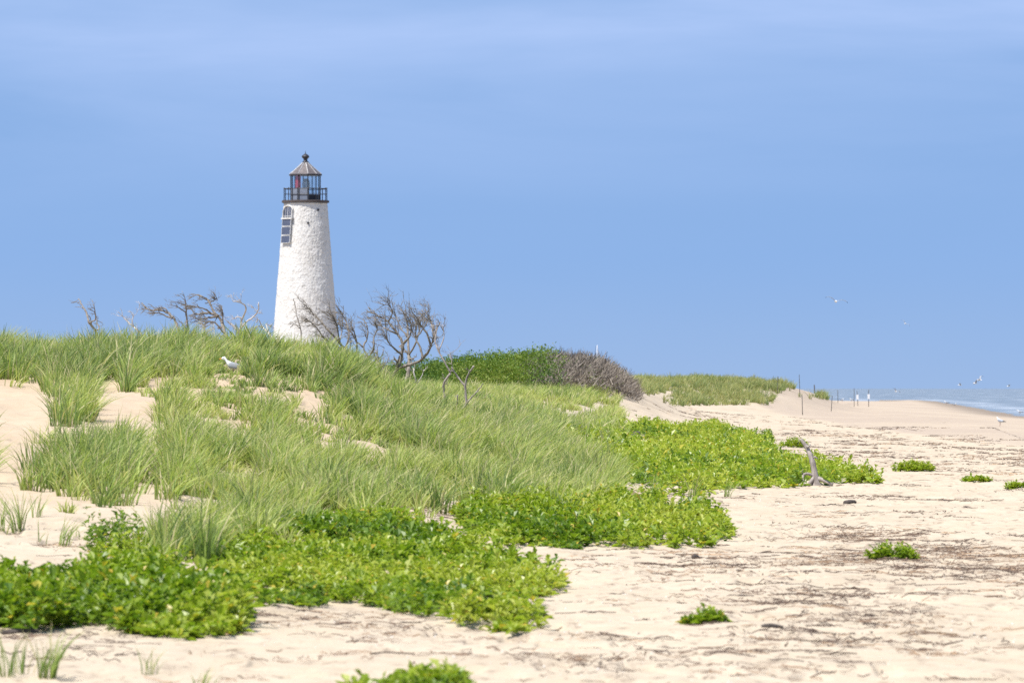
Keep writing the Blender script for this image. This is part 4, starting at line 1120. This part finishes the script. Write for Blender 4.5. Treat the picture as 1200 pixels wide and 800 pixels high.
def standing_gull(loc, heading, label, scale=1.0, group='gulls on the ground', sit=False):
    o = empty('gull', loc, heading); o.scale = (scale,) * 3
    b = gull_body(STAND).build('body', [M['gull_white'], M['beak']], o, True)
    for s in (-1, 1):
        folded_wing(s).build('wing', [M['gull_grey'], M['gull_black']], o, True)
        mb = MB(); mb.lathe([(.001, -.007), (.007, 0), (.001, .007)], 6, (.195, s * .034, .435)); mb.build('eye', M['gull_black'], b)
        if not sit:
            mb = MB(); mb.tube([(0, s * .03, .20), (-.005, s * .03, .10), (.0, s * .03, .012)], [.012, .007, .006], 6)
            for a in (-.5, 0, .5): mb.tube([(0, s * .03, .01), (.05 * math.cos(a), s * .03 + .05 * math.sin(a), .005)], [.006, .003], 5)
            mb.build('leg', M['legs'], o, True)
    if sit: o.location = (loc[0], loc[1], loc[2] - .13 * scale)
    tag(o, label, 'gull', group); return o

def flying_gull(u, v, Y, heading, bank, label, up=.35, scale=1.0):
    loc = world(u, v, Y); o = empty('flying_gull', loc, heading); o.rotation_euler = (bank, 0, heading); o.scale = (scale,) * 3
    gull_body(FLY).build('body', [M['gull_white'], M['beak']], o, True)
    for s in (-1, 1):
        mb = MB(); rings = []
        for y, x, z, ch in ((.04, .03, .02, .20), (.20, .05, .02 + .16 * up, .20), (.36, .06, .02 + .28 * up, .17), (.50, .0, .02 + .26 * up, .13), (.62, -.08, .02 + .18 * up, .07), (.70, -.14, .02 + .08 * up, .02)):
            n = 8
            rings.append([np.array([x - ch * .35 + ch * .5 * math.cos(2 * math.pi * k / n), s * y, z + .012 * math.sin(2 * math.pi * k / n)]) for k in range(n)])
        mb.loft(rings); mb.mq = [1 if i >= 4 else 0 for i in range(5) for _ in range(8)]; mb.mt = [0] * 8 + [1] * 8
        mb.build('wing', [M['gull_grey'], M['gull_black']], o, True)
    tag(o, label, 'gull', 'gulls in flight over the shore')

g = ground_at(268, 437, 100)
px = F / g[1]
standing_gull((g[0] + .1, g[1] - .25, CZ + (HOR - 442) / F * g[1] - .05), math.pi, 'white gull with grey back standing in the dune grass left of the tower', .95)
g = ground_at(1172, 499); standing_gull(g, math.pi * .75, 'gull standing on the damp sand near the right edge', 1.1)
g = ground_at(1109, 473.5); standing_gull(g, math.pi * .95, 'bright white gull at the water line above the sand bar', 1.5)
g = ground_at(1119, 476); standing_gull(g, .3, 'small gull at the water line right of the bright white one', 1.1)
g = ground_at(1195, 486); standing_gull(g, math.pi * .9, 'gull at the water edge cut close by the right border', 1.2)
g = ground_at(987, 470.5); standing_gull(g, .4, 'gull resting on the far sand left of the tall stake', 1.2)
g = ground_at(998, 470.5); standing_gull(g, math.pi * .9, 'gull resting on the far sand just beside the tall stake', 1.2)
flying_gull(979.5, 353, 340, math.radians(97), .22, 'gull gliding alone in the open sky with wings spread', .55)
flying_gull(1061, 379, 700, math.radians(60), .6, 'tiny pale gull in the sky lower right of the gliding one', .6)
flying_gull(1143, 449, 640, math.radians(200), .3, 'pale gull low over the sea horizon beside a darker one', .8)
flying_gull(1148, 445, 620, math.radians(150), -.4, 'darker gull rising just above the pale one at the horizon', .9)
flying_gull(1125, 451, 800, math.radians(170), .2, 'faint gull skimming the horizon left of the pair', .6)
flying_gull(1182, 452.5, 820, math.radians(190), .2, 'faint gull skimming the horizon near the right edge', .6)
flying_gull(1050, 458.5, 760, math.radians(120), .5, 'white gull flying low over the water above the sand bar', .9)

# ---------------------------------------------------------------- light, sky, camera
EL, AZ = R(61), R(50)
to_sun = Vector((-math.sin(AZ) * math.cos(EL), -math.cos(AZ) * math.cos(EL), math.sin(EL)))
sl = bpy.data.lights.new('sun', 'SUN'); sl.energy = 4.5; sl.angle = R(.53); sl.color = (1, .955, .89)
so = bpy.data.objects.new('sun', sl); COL.objects.link(so); so.rotation_euler = to_sun.to_track_quat('Z', 'Y').to_euler(); so.location = (-30, -20, 60)

w = bpy.data.worlds.new('World'); S.world = w; w.use_nodes = True
nt = w.node_tree; nt.nodes.clear()
out = nt.nodes.new('ShaderNodeOutputWorld'); bg = N(nt, 'ShaderNodeBackground', Strength=.115)
sky = nt.nodes.new('ShaderNodeTexSky'); sky.sky_type = 'NISHITA'; sky.sun_disc = False
sky.sun_elevation = EL; sky.sun_rotation = math.atan2(to_sun.x, to_sun.y) % (2 * math.pi)
sky.air_density = 1.0; sky.dust_density = .4; sky.ozone_density = 3.2; sky.altitude = 0
tcn = nt.nodes.new('ShaderNodeTexCoord'); sep = nt.nodes.new('ShaderNodeSeparateXYZ'); nt.links.new(tcn.outputs['Generated'], sep.inputs[0])
# the deep blue seen above the sea: the sky model is read somewhat higher than the true horizon
zz = math_n(nt, 'ADD', math_n(nt, 'MULTIPLY', math_n(nt, 'MAXIMUM', sep.outputs[2], 0.0), .25), .37)
cmb = nt.nodes.new('ShaderNodeCombineXYZ'); nt.links.new(sep.outputs[0], cmb.inputs[0]); nt.links.new(sep.outputs[1], cmb.inputs[1]); nt.links.new(zz, cmb.inputs[2])
nrm = nt.nodes.new('ShaderNodeVectorMath'); nrm.operation = 'NORMALIZE'; nt.links.new(cmb.outputs[0], nrm.inputs[0]); nt.links.new(nrm.outputs[0], sky.inputs[0])
# thin high cloud veil and a paler band low over the sea
mp = nt.nodes.new('ShaderNodeMapping'); mp.inputs['Scale'].default_value = (6, 6, 34); nt.links.new(tcn.outputs['Generated'], mp.inputs[0])
cn = noise(nt, mp.outputs[0], 1.3, 5, .55, .3)
veil = math_n(nt, 'MULTIPLY', ramp(nt, cn, [(.32, (0, 0, 0)), (.72, (1, 1, 1))]).outputs[0], ramp(nt, sep.outputs[2], [(.030, (0.05,) * 3), (.062, (1, 1, 1))]).outputs[0])
c = mix_rgb(nt, math_n(nt, 'MULTIPLY', veil, .2), sky.outputs[0], (5.6, 6.0, 7.9))
low = ramp(nt, sep.outputs[2], [(.0, (1, 1, 1)), (.022, (0, 0, 0))]).outputs[0]
c = mix_rgb(nt, math_n(nt, 'MULTIPLY', low, .35), c, (2.2, 2.75, 3.65))
c = mix_rgb(nt, 1.0, c, (1.01, 1.005, 1.005), 'MULTIPLY'); nt.links.new(c, bg.inputs[0]); nt.links.new(bg.outputs[0], out.inputs[0])

cd = bpy.data.cameras.new('camera'); cam = bpy.data.objects.new('camera', cd); COL.objects.link(cam)
cam.location = (0, 0, CZ); cam.rotation_euler = (math.pi / 2, 0, 0)
cd.lens = 200; cd.sensor_width = 36; cd.sensor_fit = 'HORIZONTAL'; cd.shift_y = (HOR - 400) / 1200.0
cd.clip_start = .5; cd.clip_end = 100000
cd.dof.use_dof = True; cd.dof.focus_distance = 135; cd.dof.aperture_fstop = 6.3
S.camera = cam

S.view_settings.view_transform = 'Standard'; S.view_settings.look = 'None'
S.view_settings.exposure = .80; S.view_settings.gamma = 1.0
S.render.engine = 'CYCLES'
S.cycles.max_bounces = 6; S.cycles.diffuse_bounces = 3; S.cycles.transmission_bounces = 4; S.cycles.transparent_max_bounces = 12
S.cycles.caustics_reflective = False; S.cycles.caustics_refractive = False
S.cycles.use_denoising = False
